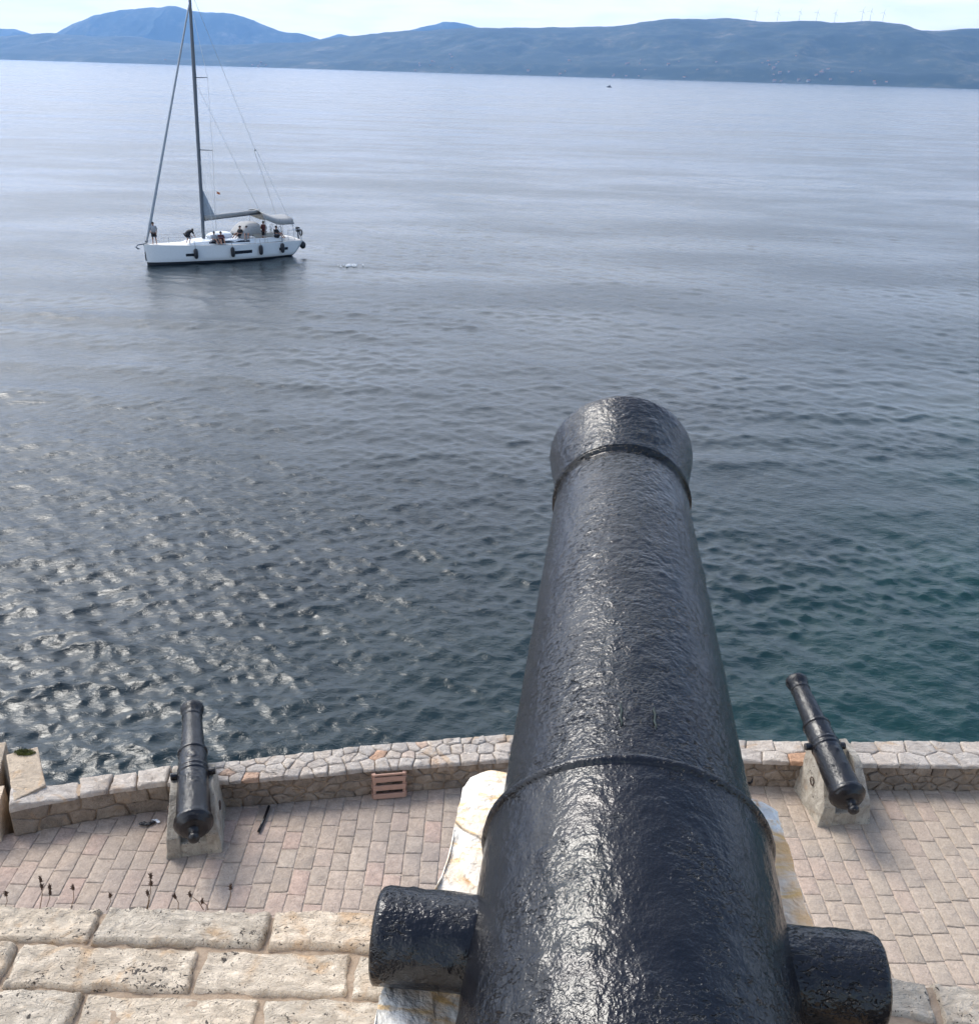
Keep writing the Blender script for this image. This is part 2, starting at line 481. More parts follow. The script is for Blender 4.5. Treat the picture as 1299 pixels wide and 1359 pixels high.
M_spar = plain('dark_spar', (0.10, 0.12, 0.15), 0.4, var=0.1)
M_steel = plain('stainless_steel', (0.45, 0.47, 0.50), 0.3, 0.8, var=0.05)
M_navy = plain('black_navy_rubber', (0.010, 0.012, 0.018), 0.5)
M_glass = plain('smoked_glass', (0.010, 0.014, 0.024), 0.1)
M_antifoul = plain('dark_antifoul', (0.018, 0.022, 0.03), 0.6)
M_skin = plain('skin', (0.36, 0.20, 0.14), 0.6, var=0.06)
M_hair = plain('dark_hair', (0.015, 0.012, 0.010), 0.6)
M_shirt_pale = plain('pale_shirt', (0.34, 0.35, 0.38), 0.9)
M_shirt_black = plain('black_shirt', (0.012, 0.012, 0.015), 0.9)
M_shirt_red = plain('dark_red_shirt', (0.09, 0.020, 0.022), 0.9)
M_shorts = plain('dark_shorts', (0.012, 0.014, 0.022), 0.9)
M_orange = plain('orange_buoy', (0.55, 0.14, 0.04), 0.6)
M_turbine = plain('turbine_white', (0.24, 0.27, 0.31), 0.5)
def f_wood(nt):
    o = nt.n('ShaderNodeTexCoord').outputs['Object']
    g = nt.n('ShaderNodeMapping', {'Vector': o, 'Scale': (6, 60, 60)}).outputs[0]
    n = nt.noise(g, 1.0, 4.0, 0.6)
    c = nt.mix(n, (0.31, 0.17, 0.12), (0.50, 0.32, 0.245))
    surf(nt, Base_Color=c, Roughness=0.85, Normal=nt.bump(n, 0.003))
M_crate = material('reddish_crate_wood', f_wood)
M_weed = plain('dry_stalk', (0.16, 0.10, 0.055), 0.9, var=0.3, scale=60)
M_seed = plain('brown_seed_head', (0.055, 0.030, 0.018), 0.95, var=0.4, scale=200)
M_moss = plain('olive_moss', (0.085, 0.095, 0.022), 0.95, var=0.5, scale=30)
M_foam = plain('sea_foam', (0.72, 0.75, 0.78), 0.9, var=0.1)
M_rust = plain('rusty_iron', (0.06, 0.035, 0.025), 0.8, var=0.4, scale=40)

# ------------------------------------------------------------------ sea: real waves near by, finer ripple in the material
def build_sea():
    fine = np.linspace(-44, 44, 860)
    th = np.radians(np.concatenate([np.linspace(-110, -45, 66), fine, np.linspace(45, 110, 66)]))
    r = [13.0]
    while r[-1] < 190:
        r.append(r[-1] * 1.0031)
    while r[-1] < 45000:
        r.append(r[-1] * (1.0031 + min(0.06, (r[-1] - 190) / 6000)))
    r = np.array(r)
    RR, TT = np.meshgrid(r, th, indexing='ij')
    X = RR * np.sin(TT); Y = RR * np.cos(TT)
    sp = np.gradient(r)[:, None] * np.ones_like(X)
    Z = np.zeros_like(X); DX = np.zeros_like(X); DY = np.zeros_like(X)
    P = np.stack([X, Y, np.zeros_like(X)], -1)
    near = r < 420
    Pn = P[near]
    patch = 0.55 + 0.75 * smooth01(0.5 + 0.9 * fbm(Pn * [0.030, 0.055, 1], 3, 5))
    patch2 = 0.6 + 0.8 * smooth01(0.5 + 0.9 * fbm(Pn * [0.09, 0.14, 1] + 40, 3, 9))
    Xn, Yn, spn = X[near], Y[near], sp[near]
    zn = np.zeros_like(Xn); dxn = np.zeros_like(Xn); dyn = np.zeros_like(Xn)
    g = np.random.default_rng(11)
    waves = []
    for i in range(120):
        lam = 0.27 * (8.0 / 0.27) ** ((i + g.random()) / 120)
        spread = 0.95 if lam < 2.0 else 0.6
        ang = R(-100) + g.normal() * spread          # travelling towards the shore, a little left
        steep = 0.031 if lam < 0.8 else (0.021 if lam < 1.7 else (0.013 if lam < 2.8 else 0.005))
        waves.append((lam, ang, steep * lam / (2 * math.pi) * g.uniform(0.6, 1.3), g.uniform(0, 6.28), 0))
    # wash of the yacht reaching the left part of the bay, and a slow swell on the right
    for lam, ang, a, ph in ((4.9, R(-97), 0.050, 0.4), (5.6, R(-103), 0.036, 2.0), (3.7, R(-92), 0.020, 4.0)):
        waves.append((lam, ang, a, ph, 1))
    for lam, ang, a, ph in ((3.4, R(-84), 0.022, 1.4), (2.7, R(-78), 0.018, 3.0), (4.4, R(-88), 0.022, 5.0)):
        waves.append((lam, ang, a, ph, 2))
    wash = np.exp(-((Yn - 52) / 20) ** 2) * smooth01((6 - Xn) / 22)
    rip = np.exp(-((Yn - 38) / 16) ** 2) * smooth01((Xn - 2) / 10)
    chop = 0.75 + 0.50 * smooth01((46 - np.hypot(Xn, Yn)) / 22)      # rebound off the wall
    for lam, ang, a, ph, kind in waves:
        k = 2 * math.pi / lam
        fade = smooth01((lam / spn - 2.4) / 2.5)
        if kind == 0:
            amp = a * fade * (patch2 if lam < 2.2 else patch)
        else:
            amp = a * fade * (wash if kind == 1 else rip)
        if kind == 0:
            amp = amp * chop
        wob = 0.9 * vnoise(Pn * [0.8 / lam / 4, 0.8 / lam / 4, 0] + ph * 9, int(ph * 100)) * 2.2
        q = k * (Xn * math.cos(ang) + Yn * math.sin(ang)) + ph + wob
        zn += amp * np.sin(q)
        dxn += 0.8 * amp * math.cos(ang) * np.cos(q)
        dyn += 0.8 * amp * math.sin(ang) * np.cos(q)
    P[near] = np.stack([Xn + dxn, Yn + dyn, zn], -1)
    o = grid_mesh('sea', P[:, ::-1], M_sea)
    return tag(o, kind='structure')
build_sea()

# ------------------------------------------------------------------ far shore
def cam_axes():
    fw = np.array([0, math.cos(PITCH), -math.sin(PITCH)])
    up = np.array([0, math.sin(PITCH), math.cos(PITCH)])
    rt = np.array([1.0, 0, 0])
    return fw, math.cos(ROLL) * rt + math.sin(ROLL) * up, -math.sin(ROLL) * rt + math.cos(ROLL) * up
FWV, RTV, UPV = cam_axes()
def sight(x, y, Y):
    """surveyed bearing in the photograph -> point at distance Y"""
    d = FWV + RTV * (x - PW / 2) / FOC + UPV * (PH / 2 - y) / FOC
    return np.array([0, 0, CAMZ]) + d * (Y / d[1])
def on_level(x, y, z):
    d = FWV + RTV * (x - PW / 2) / FOC + UPV * (PH / 2 - y) / FOC
    return np.array([0, 0, CAMZ]) + d * ((z - CAMZ) / d[2])

def hill_range(name, pts, Yridge, shore, back, seed, rough, nx=420, nv=60):
    # the crest may run obliquely: each surveyed bearing is carried out to the crest line
    W = []
    for x, y in pts:
        p = sight(x, y, 10000.0)
        k = 1.0
        for _ in range(30):
            k = Yridge(p[0] * k) / 10000.0
        W.append(np.array([p[0] * k, Yridge(p[0] * k), CAMZ + (p[2] - CAMZ) * k]))
    W = np.array(W)
    xs = np.linspace(W[0, 0], W[-1, 0], nx)
    zr = np.interp(xs, W[:, 0], W[:, 2])
    YR = np.array([Yridge(a) for a in xs])
    # pull the straight survey segments into a natural line
    zr = zr + rough * 0.5 * fbm(np.stack([xs / 260.0, xs * 0, xs * 0], -1), 4, seed)
    v = np.linspace(0, 1.35, nv)
    P = np.zeros((nv, nx, 3))
    for i, t in enumerate(v):
        Yb = shore(xs)
        y = Yb + (YR - Yb) * t
        if t <= 1:
            prof = 0.16 * smooth01(t / 0.12) + 0.84 * smooth01((t - 0.05) / 0.95) ** 0.9
        else:
            prof = 1 - 0.9 * ((t - 1) / 0.35) ** 1.3
        sx = xs
        q = np.stack([sx / 900.0, y / 1300.0, xs * 0], -1)
        ridge = 1 - np.abs(fbm(q, 5, seed + 3)) * 2
        e = rough * 2.2 * (ridge - 0.5) * 4 * min(t, 1) * max(0, 1 - t) * 0.9
        P[i, :, 0] = sx
        P[i, :, 1] = y
        P[i, :, 2] = np.maximum(zr * prof + e * np.minimum(zr / 250, 1), -2 if t < 0.02 else (1.0 if t <= 1.2 else -20))
    P[0, :, 2] = -3
    o = grid_mesh(name, P[:, ::-1], M_hill)
    tag(o, kind='structure')
    return P
RIDGE_A = [(-420, 62), (-250, 46), (-120, 55), (0, 50), (40, 47), (75, 45), (130, 47), (180, 49), (230, 55), (280, 60), (330, 60), (380, 58), (420, 57), (440, 53),
           (480, 48), (530, 43), (560, 41), (620, 38), (650, 37), (700, 38), (740, 37), (800, 34), (840, 31), (880, 26), (960, 24), (1000, 27),
           (1060, 28), (1100, 29), (1150, 28), (1170, 30), (1200, 41), (1240, 40), (1275, 38), (1299, 39), (1400, 48), (1560, 40), (1700, 60)]
shoreA = lambda x: 8300 - 0.42 * np.clip(x, -6500, 6500) + 60 * np.sin(x / 420.0)
PA = hill_range('hills', RIDGE_A, lambda x: float(shoreA(x)) + 2300, shoreA, 0, 21, 34, nx=760, nv=90)
RIDGE_B = [(-60, 70), (0, 66), (60, 52), (100, 30), (130, 20), (160, 12), (200, 9), (235, 9), (255, 16), (290, 16), (310, 18), (340, 28), (370, 40), (395, 43), (425, 51), (470, 62), (520, 80)]
hill_range('hills', RIDGE_B, lambda x: 15600.0, lambda x: 14300 + 0 * x, 0, 33, 40)
RIDGE_C = [(-300, 50), (-100, 44), (0, 38), (20, 39), (40, 45), (70, 52), (130, 66), (300, 70), (425, 51), (450, 45), (465, 47), (485, 50), (520, 47), (540, 42), (565, 35), (590, 28), (605, 28), (635, 37), (680, 48), (760, 70)]
hill_range('hills', RIDGE_C, lambda x: 17200.0, lambda x: 16200 + 0 * x, 0, 45, 40)

def hillZ(x, y):
    i = np.argmin(np.abs(PA[0, :, 0] - x))
    return float(np.interp(y, PA[:, i, 1], PA[:, i, 2]))

# little houses along the far shore
hb = MB()
hb.box((0, 0, 4.0), (14, 9, 9))
house0 = hb.build('house', M_wallwhite)
rb = MB().add([(-7.6, -5, 8.3), (7.6, -5, 8.3), (7.6, 5, 8.3), (-7.6, 5, 8.3), (-7.6, 0, 11.2), (7.6, 0, 11.2)],
              [(0, 1, 5, 4), (2, 3, 4, 5), (1, 2, 5), (3, 0, 4), (3, 2, 1, 0)])
rb.build('roof', M_rooftile, house0)
tag(house0, 'tiny pale house among others along the foot of the far blue hills', 'house', 'houses along the far shore')
hx = []
for cx, n, sp in ((345, 6, 25), (545, 5, 45), (590, 4, 20), (850, 9, 40), (905, 5, 30), (1050, 9, 45), (1100, 8, 30), (1170, 6, 60), (1010, 5, 60), (740, 4, 60), (250, 4, 60)):
    for k in range(n):
        hx.append(cx + random.gauss(0, 0.5) * sp)
for i, px in enumerate(hx):
    h = house0 if i == 0 else proto_copy(house0)
    k = 8300.0
    for _ in range(12):
        k = float(shoreA(sight(px, 100, k)[0]))
    p = sight(px, 100, k)
    up = abs(random.gauss(0, 1)) * 260 + 25
    y = float(shoreA(p[0])) + up
    h.location = (p[0], y, hillZ(p[0], y) - 2.0)
    h.rotation_euler = (0, 0, random.uniform(-0.6, 0.6))
    s = random.uniform(0.8, 1.5)
    h.scale = (s, s, s * random.uniform(0.8, 1.1))

# wind turbines on the ridge
tw = thing('wind_turbine', 'x', 'wind turbine', group='wind turbines on the ridge')
MB().tube([(0, 0, 0), (0, 0, 45), (0, 0, 80)], [1.5, 1.2, 0.9], 10).build('tower', M_turbine, tw, True)
nac = MB().box((0, 1.5, 81.5), (3.2, 9, 3.4), bevel=0.5).build('nacelle', M_turbine, tw)
ro = MB().sphere((0, -4, 81.5), 1.6)
for k in range(3):
    a = R(20 + 120 * k)
    d = Vector((math.sin(a), 0, math.cos(a)))
    c = Vector((0, -4.2, 81.5))
    ro.tube([c, c + d * 12, c + d * 40], [0.7, 1.1, 0.2], 6)
ro.build('rotor', M_turbine, tw, True)
ORD = ['leftmost', 'second', 'third', 'fourth', 'fifth', 'sixth', 'seventh', 'rightmost']
for i, px in enumerate((1002, 1031, 1060, 1083, 1107, 1143, 1154, 1171)):
    t = tw if i == 0 else proto_copy(tw)
    t['label'] = ('%s wind turbine%s on the crest of the far blue hills' % (ORD[i], '' if i in (0, 7) else ' from the left')) 
    k = 10000.0
    for _ in range(12):
        k = float(shoreA(sight(px, 28, k)[0])) + 2290
    p = sight(px, 28, k)
    t.location = (p[0], k, hillZ(p[0], k) - 4)
    t.rotation_euler = (0, 0, random.uniform(-0.5, 0.5))

# ------------------------------------------------------------------ promenade and its sea wall
GZ = 6.4
WALL = [(-5.62, 9.12), (-4.85, 9.42), (-3.95, 9.66), (-3.17, 9.74), (-2.3, 9.88), (-1.43, 10.06), (-0.75, 10.16), (0.3, 10.32), (1.8, 10.42),
        (3.4, 10.45), (5.0, 10.43), (6.6, 10.48), (9.0, 10.6), (14.0, 10.9)]
WTH = [(-5.62, 0.30), (-4.5, 0.27), (-3.5, 0.33), (-2.4, 0.43), (0.3, 0.50), (3.4, 0.41), (6.7, 0.50), (14, 0.5)]
WP = np.array(WALL)
seg = np.concatenate([[0], np.cumsum(np.linalg.norm(np.diff(WP, axis=0), axis=1))])
def wall_at(s):
    x = np.interp(s, seg, WP[:, 0]); y = np.interp(s, seg, WP[:, 1])
    e = 0.05
    x2 = np.interp(min(s + e, seg[-1]), seg, WP[:, 0]); y2 = np.interp(min(s + e, seg[-1]), seg, WP[:, 1])
    x1 = np.interp(max(s - e, 0), seg, WP[:, 0]); y1 = np.interp(max(s - e, 0), seg, WP[:, 1])
    t = np.array([x2 - x1, y2 - y1]); t /= np.linalg.norm(t)
    return np.array([x, y]), np.array([-t[1], t[0]])
def wall_s(x):
    return float(np.interp(x, WP[:, 0], seg))
def thick(s):
    x = np.interp(s, seg, WP[:, 0])
    return float(np.interp(x, [a for a, b in WTH], [b for a, b in WTH]))

# ground sheet under the pavers
gp = [(-30, 1.0)] + [(-30, 7.2), (-9, 7.9)] + [(x, y + 0.1) for x, y in WALL] + [(30, 11.6), (30, 1.0)]
gm = MB()
n = len(gp)
gm.add([(x, y, GZ) for x, y in gp] + [(x, y, -2) for x, y in gp],
       [tuple(range(n - 1, -1, -1))] + [(i, (i + 1) % n, n + (i + 1) % n, n + i) for i in range(n)])
tag(gm.build('promenade', M_joint), kind='structure')

def pavers():
    V, Fs = [], []
    bw, bl, gap = 0.212, 0.33, 0.011
    nx = int(24 / bw)
    yl = lambda x: float(np.interp(x, [-12] + list(WP[:, 0]), [7.0] + list(WP[:, 1])))
    for i in range(nx):
        x0 = -11.5 + i * bw
        off = (i % 2) * bl * 0.5 + random.uniform(-0.05, 0.05)
        y = 3.4 - off
        ymax = yl(x0 + bw / 2) + 0.02
        while y < ymax:
            L = bl * random.uniform(0.82, 1.18)
            ye = min(y + L, ymax + 0.05)
            z = GZ + 0.010 + random.uniform(-0.002, 0.002)
            kx, ky = random.gauss(0, 0.012), random.gauss(0, 0.035)
            tx, ty = random.gauss(0, 0.012), random.gauss(0, 0.010)
            xs = [x0 + gap / 2, x0 + gap / 2 + 0.014, x0 + bw - gap / 2 - 0.014, x0 + bw - gap / 2]
            ys = [y + gap / 2, y + gap / 2 + 0.014, ye - gap / 2 - 0.014, ye - gap / 2]
            if ys[3] - ys[0] < 0.06:
                y = ye
                continue
            o = len(V)
            for a in range(4):
                for b in range(4):
                    edge = (a in (0, 3)) or (b in (0, 3))
                    zz = z - (0.0045 if edge else 0) + (xs[a] - x0 - bw / 2) * tx + (ys[b] - y - L / 2) * ty
                    jx, jy = random.uniform(-0.005, 0.005) + kx * (ys[b] - y), random.uniform(-0.006, 0.006) + ky * (xs[a] - x0)
                    V.append((xs[a] + jx, ys[b] + jy, zz))
            for a in range(3):
                for b in range(3):
                    Fs.append((o + a * 4 + b, o + (a + 1) * 4 + b, o + (a + 1) * 4 + b + 1, o + a * 4 + b + 1))
            rim = [o, o + 4, o + 8, o + 12, o + 13, o + 14, o + 15, o + 11, o + 7, o + 3, o + 2, o + 1]
            o2 = len(V)
            for q in rim:
                V.append((V[q][0], V[q][1], GZ - 0.01))
            for k in range(12):
                k2 = (k + 1) % 12
                Fs.append((rim[k2], rim[k], o2 + k, o2 + k2))
            y = ye
    tag(mesh_obj('paving', V, Fs, M_paver, smooth=True), kind='structure')
pavers()

def voro_cells(u0, u1, v0, v1, su, sv, jit, seed):
    """irregular polygons filling a rectangle"""
    g = np.random.default_rng(seed)
    nu = max(1, int(round((u1 - u0) / su))); nv = max(1, int(round((v1 - v0) / sv)))
    du, dv = (u1 - u0) / nu, (v1 - v0) / nv
    pts = []
    for i in range(nu):
        for j in range(nv):
            off = 0.5 * (j % 2) - 0.25 if nv > 1 else 0
            pts.append((u0 + (i + 0.5 + off + g.uniform(-jit, jit)) * du, v0 + (j + 0.5 + g.uniform(-jit, jit) * 0.8) * dv))
    pts = np.array(pts)
    asp = dv / du
    cells = []
    for k, p in enumerate(pts):
        poly = [(u0, v0), (u1, v0), (u1, v1), (u0, v1)]
        d = (pts - p) * [asp, 1]
        order = np.argsort((d ** 2).sum(1))[1:14]
        for q in order:
            m = (p + pts[q]) / 2
            nrm = (pts[q] - p) * [asp * asp, 1]
            out = []
            for a in range(len(poly)):
                A, B = np.array(poly[a]), np.array(poly[(a + 1) % len(poly)])
                fa, fb = (A - m) @ nrm, (B - m) @ nrm
                if fa <= 0: out.append(tuple(A))
                if fa * fb < 0: out.append(tuple(A + (B - A) * fa / (fa - fb)))
            poly = out
            if len(poly) < 3: break
        if len(poly) >= 3: cells.append((p, poly))
    return cells

def stones(mb, cells, mapf, gap=0.012, proud=0.02, seed=0, rough=0.006):
    """rounded stones, one island each; mapf(u,v,h)->xyz"""
    g = np.random.default_rng(seed)
    for p, poly in cells:
        poly = np.array(poly)
        c = poly.mean(0)
        # resample outline so edges can wobble
        pts = []
        for a in range(len(poly)):
            A, B = poly[a], poly[(a + 1) % len(poly)]
            m = max(1, int(np.linalg.norm(B - A) / 0.06))
            for t in range(m):
                pts.append(A + (B - A) * t / m)
        pts = np.array(pts)
        rad = np.linalg.norm(pts - c, axis=1).mean()
        if rad < 0.02: continue
        top = proud * g.uniform(0.7, 1.25)
        tilt = g.normal(size=2) * 0.05
        rings = []
        for (inset, hgt) in ((gap * 0.5, -0.03), (gap * 0.6, top * 0.45), (gap * 0.6 + 0.010, top * 0.92), (gap * 0.6 + 0.035, top), (0.40, top), (0.72, top)):
            f = np.maximum(0.15, 1 - inset / np.maximum(np.linalg.norm(pts - c, axis=1), 0.02)) if inset < 0.3 else np.full(len(pts), (1 - inset) * max(0.3, 1 - 0.045 / rad))
            q = c + (pts - c) * f[:, None]
            hh = hgt + ((q - c) @ tilt) * (hgt > 0) + (fbm(np.stack([q[:, 0] * 17, q[:, 1] * 17, q[:, 0] * 0 + seed], -1), 3, seed) * 2.2 + g.normal(size=len(q)) * 0.25) * rough * (1 if hgt > 0.01 else 0.3)
            q = q + g.normal(size=q.shape) * 0.0035
            rings.append([mapf(a[0], a[1], b) for a, b in zip(q, hh)])
        V = [v for r_ in rings for v in r_] + [mapf(c[0], c[1], top * 1.05)]
        m = len(pts)
        Fs = []
        for i in range(len(rings) - 1):
            for k in range(m):
                Fs.append((i * m + k, i * m + (k + 1) % m, (i + 1) * m + (k + 1) % m, (i + 1) * m + k))
        o = (len(rings) - 1) * m
        for k in range(m):
            Fs.append((o + k, o + (k + 1) % m, len(V) - 1))
        mb.add(V, Fs)

def build_wall():
    wall = thing('sea_wall', 'low curved rubble wall with pale coping stones along the seaward edge of the promenade', 'wall', (0, 0, GZ))
    core = MB()
    ss = np.linspace(0, seg[-1], 140)
    ZT = 0.405
    prof = lambda th: [(0.03, -0.2), (0.03, ZT), (th - 0.03, ZT), (th, -8.0)]
    V = []
    for s in ss:
        p, nr = wall_at(s)
        for (d, z) in prof(thick(s)):
            V.append((p[0] + nr[0] * d, p[1] + nr[1] * d, z))
    Fs = []
    for i in range(len(ss) - 1):
        for k in range(3):
            Fs.append((i * 4 + k, (i + 1) * 4 + k, (i + 1) * 4 + k + 1, i * 4 + k + 1))
    Fs += [(0, 1, 2, 3), tuple((len(ss) - 1) * 4 + k for k in (3, 2, 1, 0))]
    core.add(V, Fs)
    core.build('core', M_mortar, wall)
    def top_map(u, v, h):
        p, nr = wall_at(u)
        d = -0.012 + v * (thick(u) + 0.03)
        return (p[0] + nr[0] * d, p[1] + nr[1] * d, ZT + 0.012 + h)
    def face_map(u, v, h):
        p, nr = wall_at(u)
        d = 0.030 - h
        return (p[0] + nr[0] * d, p[1] + nr[1] * d, v)
    sL, sM, sR = wall_s(-3.9), wall_s(0.9), seg[-1]
    cop = MB()
    # left run: single big blocks, middle run: crazy paving, right run: two courses of squarish slabs
    def rescale(cells, k):      # width coordinate 0..k -> 0..1
        return [((p[0], p[1] / k), [(a, b / k) for a, b in poly]) for p, poly in cells]
    stones(cop, [(p, poly) for p, poly in voro_cells(0.0, 0.78, 0, 0.3, 0.75, 0.3, 0.05, 3)], lambda u, v, h: top_map(u, v / 0.3, h), 0.02, 0.05, 3, 0.006)
    stones(cop, voro_cells(0.78, sL, 0, 0.3, 0.36, 0.3, 0.15, 5), lambda u, v, h: top_map(u, v / 0.3, h), 0.022, 0.04, 4, 0.008)
    stones(cop, voro_cells(sL, sM, 0, 0.46, 0.19, 0.15, 0.42, 6), lambda u, v, h: top_map(u, v / 0.46, h), 0.008, 0.032, 5, 0.006)
    stones(cop, voro_cells(sM, sR, 0, 0.44, 0.36, 0.22, 0.17, 7), lambda u, v, h: top_map(u, v / 0.44, h), 0.010, 0.030, 6, 0.003)
    cop.build('coping', M_coping, wall, True)
    face = MB()
    stones(face, voro_cells(0, sL, 0.0, 0.40, 0.34, 0.2, 0.25, 8), face_map, 0.014, 0.020, 7, 0.004)
    stones(face, voro_cells(sL, sR, 0.0, 0.40, 0.23, 0.135, 0.38, 9), face_map, 0.016, 0.022, 8, 0.004)
    face.build('rubble_face', M_rubble, wall, True)
    # dark drain hole just behind the big barrel
    return wall
build_wall()

def rough_solid(name, outline, z0, z1, mat, parent=None, amp=0.012, freq=9.0, step=0.05, seed=1, top=None, batter=0.0, round_=0.015):
    """stone block: outline polygon (ccw) extruded, resampled and roughened. top(x,y)->z optional"""
    bm = bmesh.new()
    O = [Vector((x, y, 0)) for x, y in outline]
    c = sum(O, Vector()) / len(O)
    bot = [bm.verts.new((c.x + (p.x - c.x) * (1 + batter), c.y + (p.y - c.y) * (1 + batter), z0)) for p in O]
    tp = [bm.verts.new((p.x, p.y, z1 if top is None else top(p.x, p.y))) for p in O]
    n_ = len(O)
    bm.faces.new(tp)
    bm.faces.new(bot[::-1])
    for i in range(n_):
        bm.faces.new((bot[i], bot[(i + 1) % n_], tp[(i + 1) % n_], tp[i]))
    if round_:
        bmesh.ops.bevel(bm, geom=list(bm.edges), offset=round_, segments=2, profile=0.6, affect='EDGES')
    bmesh.ops.triangulate(bm, faces=list(bm.faces))
    for _ in range(6):
        long_ = [e for e in bm.edges if e.calc_length() > step * 1.5]
        if not long_: break
        bmesh.ops.subdivide_edges(bm, edges=long_, cuts=1, use_grid_fill=False)
        bmesh.ops.triangulate(bm, faces=[f for f in bm.faces if len(f.verts) > 3])
    bm.normal_update()
    co = np.array([v.co for v in bm.verts]); no = np.array([v.normal for v in bm.verts])
    dsp = amp * (fbm(co * freq + seed * 7.1, 4, seed) + 0.7 * np.round(2.5 * fbm(co * freq * 0.45 + seed, 2, seed + 4)) / 2.5)
    co = co + no * dsp[:, None]
    V = co; Fs = [[v.index for v in f.verts] for f in bm.faces] if not bm.verts.index_update() else []
    bm.free()
    return mesh_obj(name, V, Fs, mat, parent, smooth=False)

# stone cheek slabs at the left end of the wall, and the next stretch of wall
rough_solid('stone_pier', [(-5.585, 9.20), (-5.33, 9.50), (-5.74, 10.22), (-6.07, 10.05)], 3.5, 6.90, M_tan, None, 0.010, 7, 0.06, 3)
tag(bpy.data.objects['stone_pier'], 'tan stone pier behind the left end of the sea wall, with green moss on it', 'stone pier')
rough_solid('stone_pier', [(-6.80, 9.35), (-5.97, 9.62), (-6.11, 10.06), (-6.20, 10.34), (-6.95, 10.1)], 3.5, 6.88, M_tan, None, 0.012, 7, 0.07, 6)
tag(bpy.data.objects['stone_pier.001'], 'orange-stained stone pier at the left edge, beside the mossy tan pier', 'stone pier')
rough_solid('wall_block', [(-7.7, 8.30), (-5.735, 9.04), (-5.86, 9.55), (-7.85, 8.85)], 5.8, 6.84, M_block, None, 0.014, 7, 0.07, 8)
tag(bpy.data.objects['wall_block'], 'grey pale-topped wall block at the left edge, past the gap in the sea wall', 'wall')

def tuft(name, c, rx, ry, rz, nleaf, label, cat):
    V, Fs = [], []
    mb = MB().sphere((0, 0, 0), rx * 0.8, ry * 0.8, rz * 0.6, 12, 8)
    g = np.random.default_rng(5)
    for _ in range(nleaf):
        a, r_ = g.uniform(0, 6.28), math.sqrt(g.random())
        b = Vector((rx * r_ * math.cos(a), ry * r_ * math.sin(a), rz * 0.7 * (1 - r_ * r_)))
        d = Vector((g.normal(), g.normal(), 1.6)).normalized() * g.uniform(0.012, 0.035)
        s_ = d.cross(Vector((g.normal(), g.normal(), g.normal()))).normalized() * 0.006
        mb.add([b - s_, b + s_, b + d], [(0, 1, 2)])
    o = mb.build(name, M_moss)
    o.location = c
    return tag(o, label, cat)
tuft('moss_tuft', (-5.84, 10.08, 6.905), 0.14, 0.06, 0.045, 420, 'olive green moss tuft on the seaward end of the tan stone pier', 'moss')

# ------------------------------------------------------------------ cannons
def axis_frame(yaw, el):
    d = np.array([math.sin(yaw) * math.cos(el), math.cos(yaw) * math.cos(el), math.sin(el)])
    s = np.array([math.cos(yaw), -math.sin(yaw), 0])
    return d, s, np.cross(s, d)

def resample(prof, ds):
    out = []
    for (a, ra), (b, rb_) in zip(prof[:-1], prof[1:]):
        L = math.hypot(b - a, rb_ - ra)
        m = max(1, int(math.ceil(L / ds)))
        for k in range(m):
            out.append((a + (b - a) * k / m, ra + (rb_ - ra) * k / m))
    out.append(prof[-1])
    return out

def barrel_mesh(name, prof, n, ds, amp, parent, mat, seed=1, extra=None):
    pr = np.array(resample(prof, ds))
    a = np.linspace(0, 2 * np.pi, n, endpoint=False)
    S = pr[:, 0][:, None] * np.ones(n); RR = pr[:, 1][:, None] * np.ones(n)
    P = np.stack([RR * np.sin(a), S, RR * np.cos(a)], -1)
    d = amp * (0.45 * fbm(P * 16, 2, seed) + 0.70 * fbm(P * 42, 3, seed + 2))
    lump = np.maximum(0, fbm(P * 30, 2, seed + 7) - 0.25) * 2.0 * smooth01(0.5 + 1.6 * fbm(P * 5, 2, seed + 9))
    d = d + amp * 1.0 * lump
    d = d * np.clip(RR / 0.05, 0, 1)
    if extra is not None:
        d = d + extra(S, a[None, :] * np.ones_like(S))
    RR2 = RR + d
    P = np.stack([RR2 * np.sin(a), S, RR2 * np.cos(a)], -1)
    return grid_mesh(name, P[:, ::-1], mat, parent, wrap_v=True)

def trunnion_mesh(side, x0, x1, r, amp, parent, mat, seed, z=0.0):
    prof = resample([(x0, r * 0.98), (x1 - 0.012, r), (x1 - 0.004, r * 0.97), (x1, r * 0.9), (x1 + 0.001, 0.001)], max(0.004, r / 14))
    n = 110 if r > 0.06 else 36
    a = np.linspace(0, 2 * np.pi, n, endpoint=False)
    pr = np.array(prof)
    P = np.stack([pr[:, 0][:, None] * np.ones(n) * side, pr[:, 1][:, None] * np.cos(a) * side, pr[:, 1][:, None] * np.sin(a) + z], -1)
    dd = amp * (fbm(P * 26 * (0.07 / r) ** 0.5, 4, seed)) + amp * 1.2 * np.maximum(0, fbm(P * 34, 3, seed + 3) - 0.1)
    dirv = np.stack([np.zeros_like(dd), np.cos(a) * side * np.ones_like(dd), np.sin(a) * np.ones_like(dd)], -1)
    P = P + dirv * dd[..., None] * np.clip(pr[:, 1] / (0.5 * r), 0, 1)[:, None, None]
    return grid_mesh('trunnion', P[:, ::-1], mat, parent, wrap_v=True)

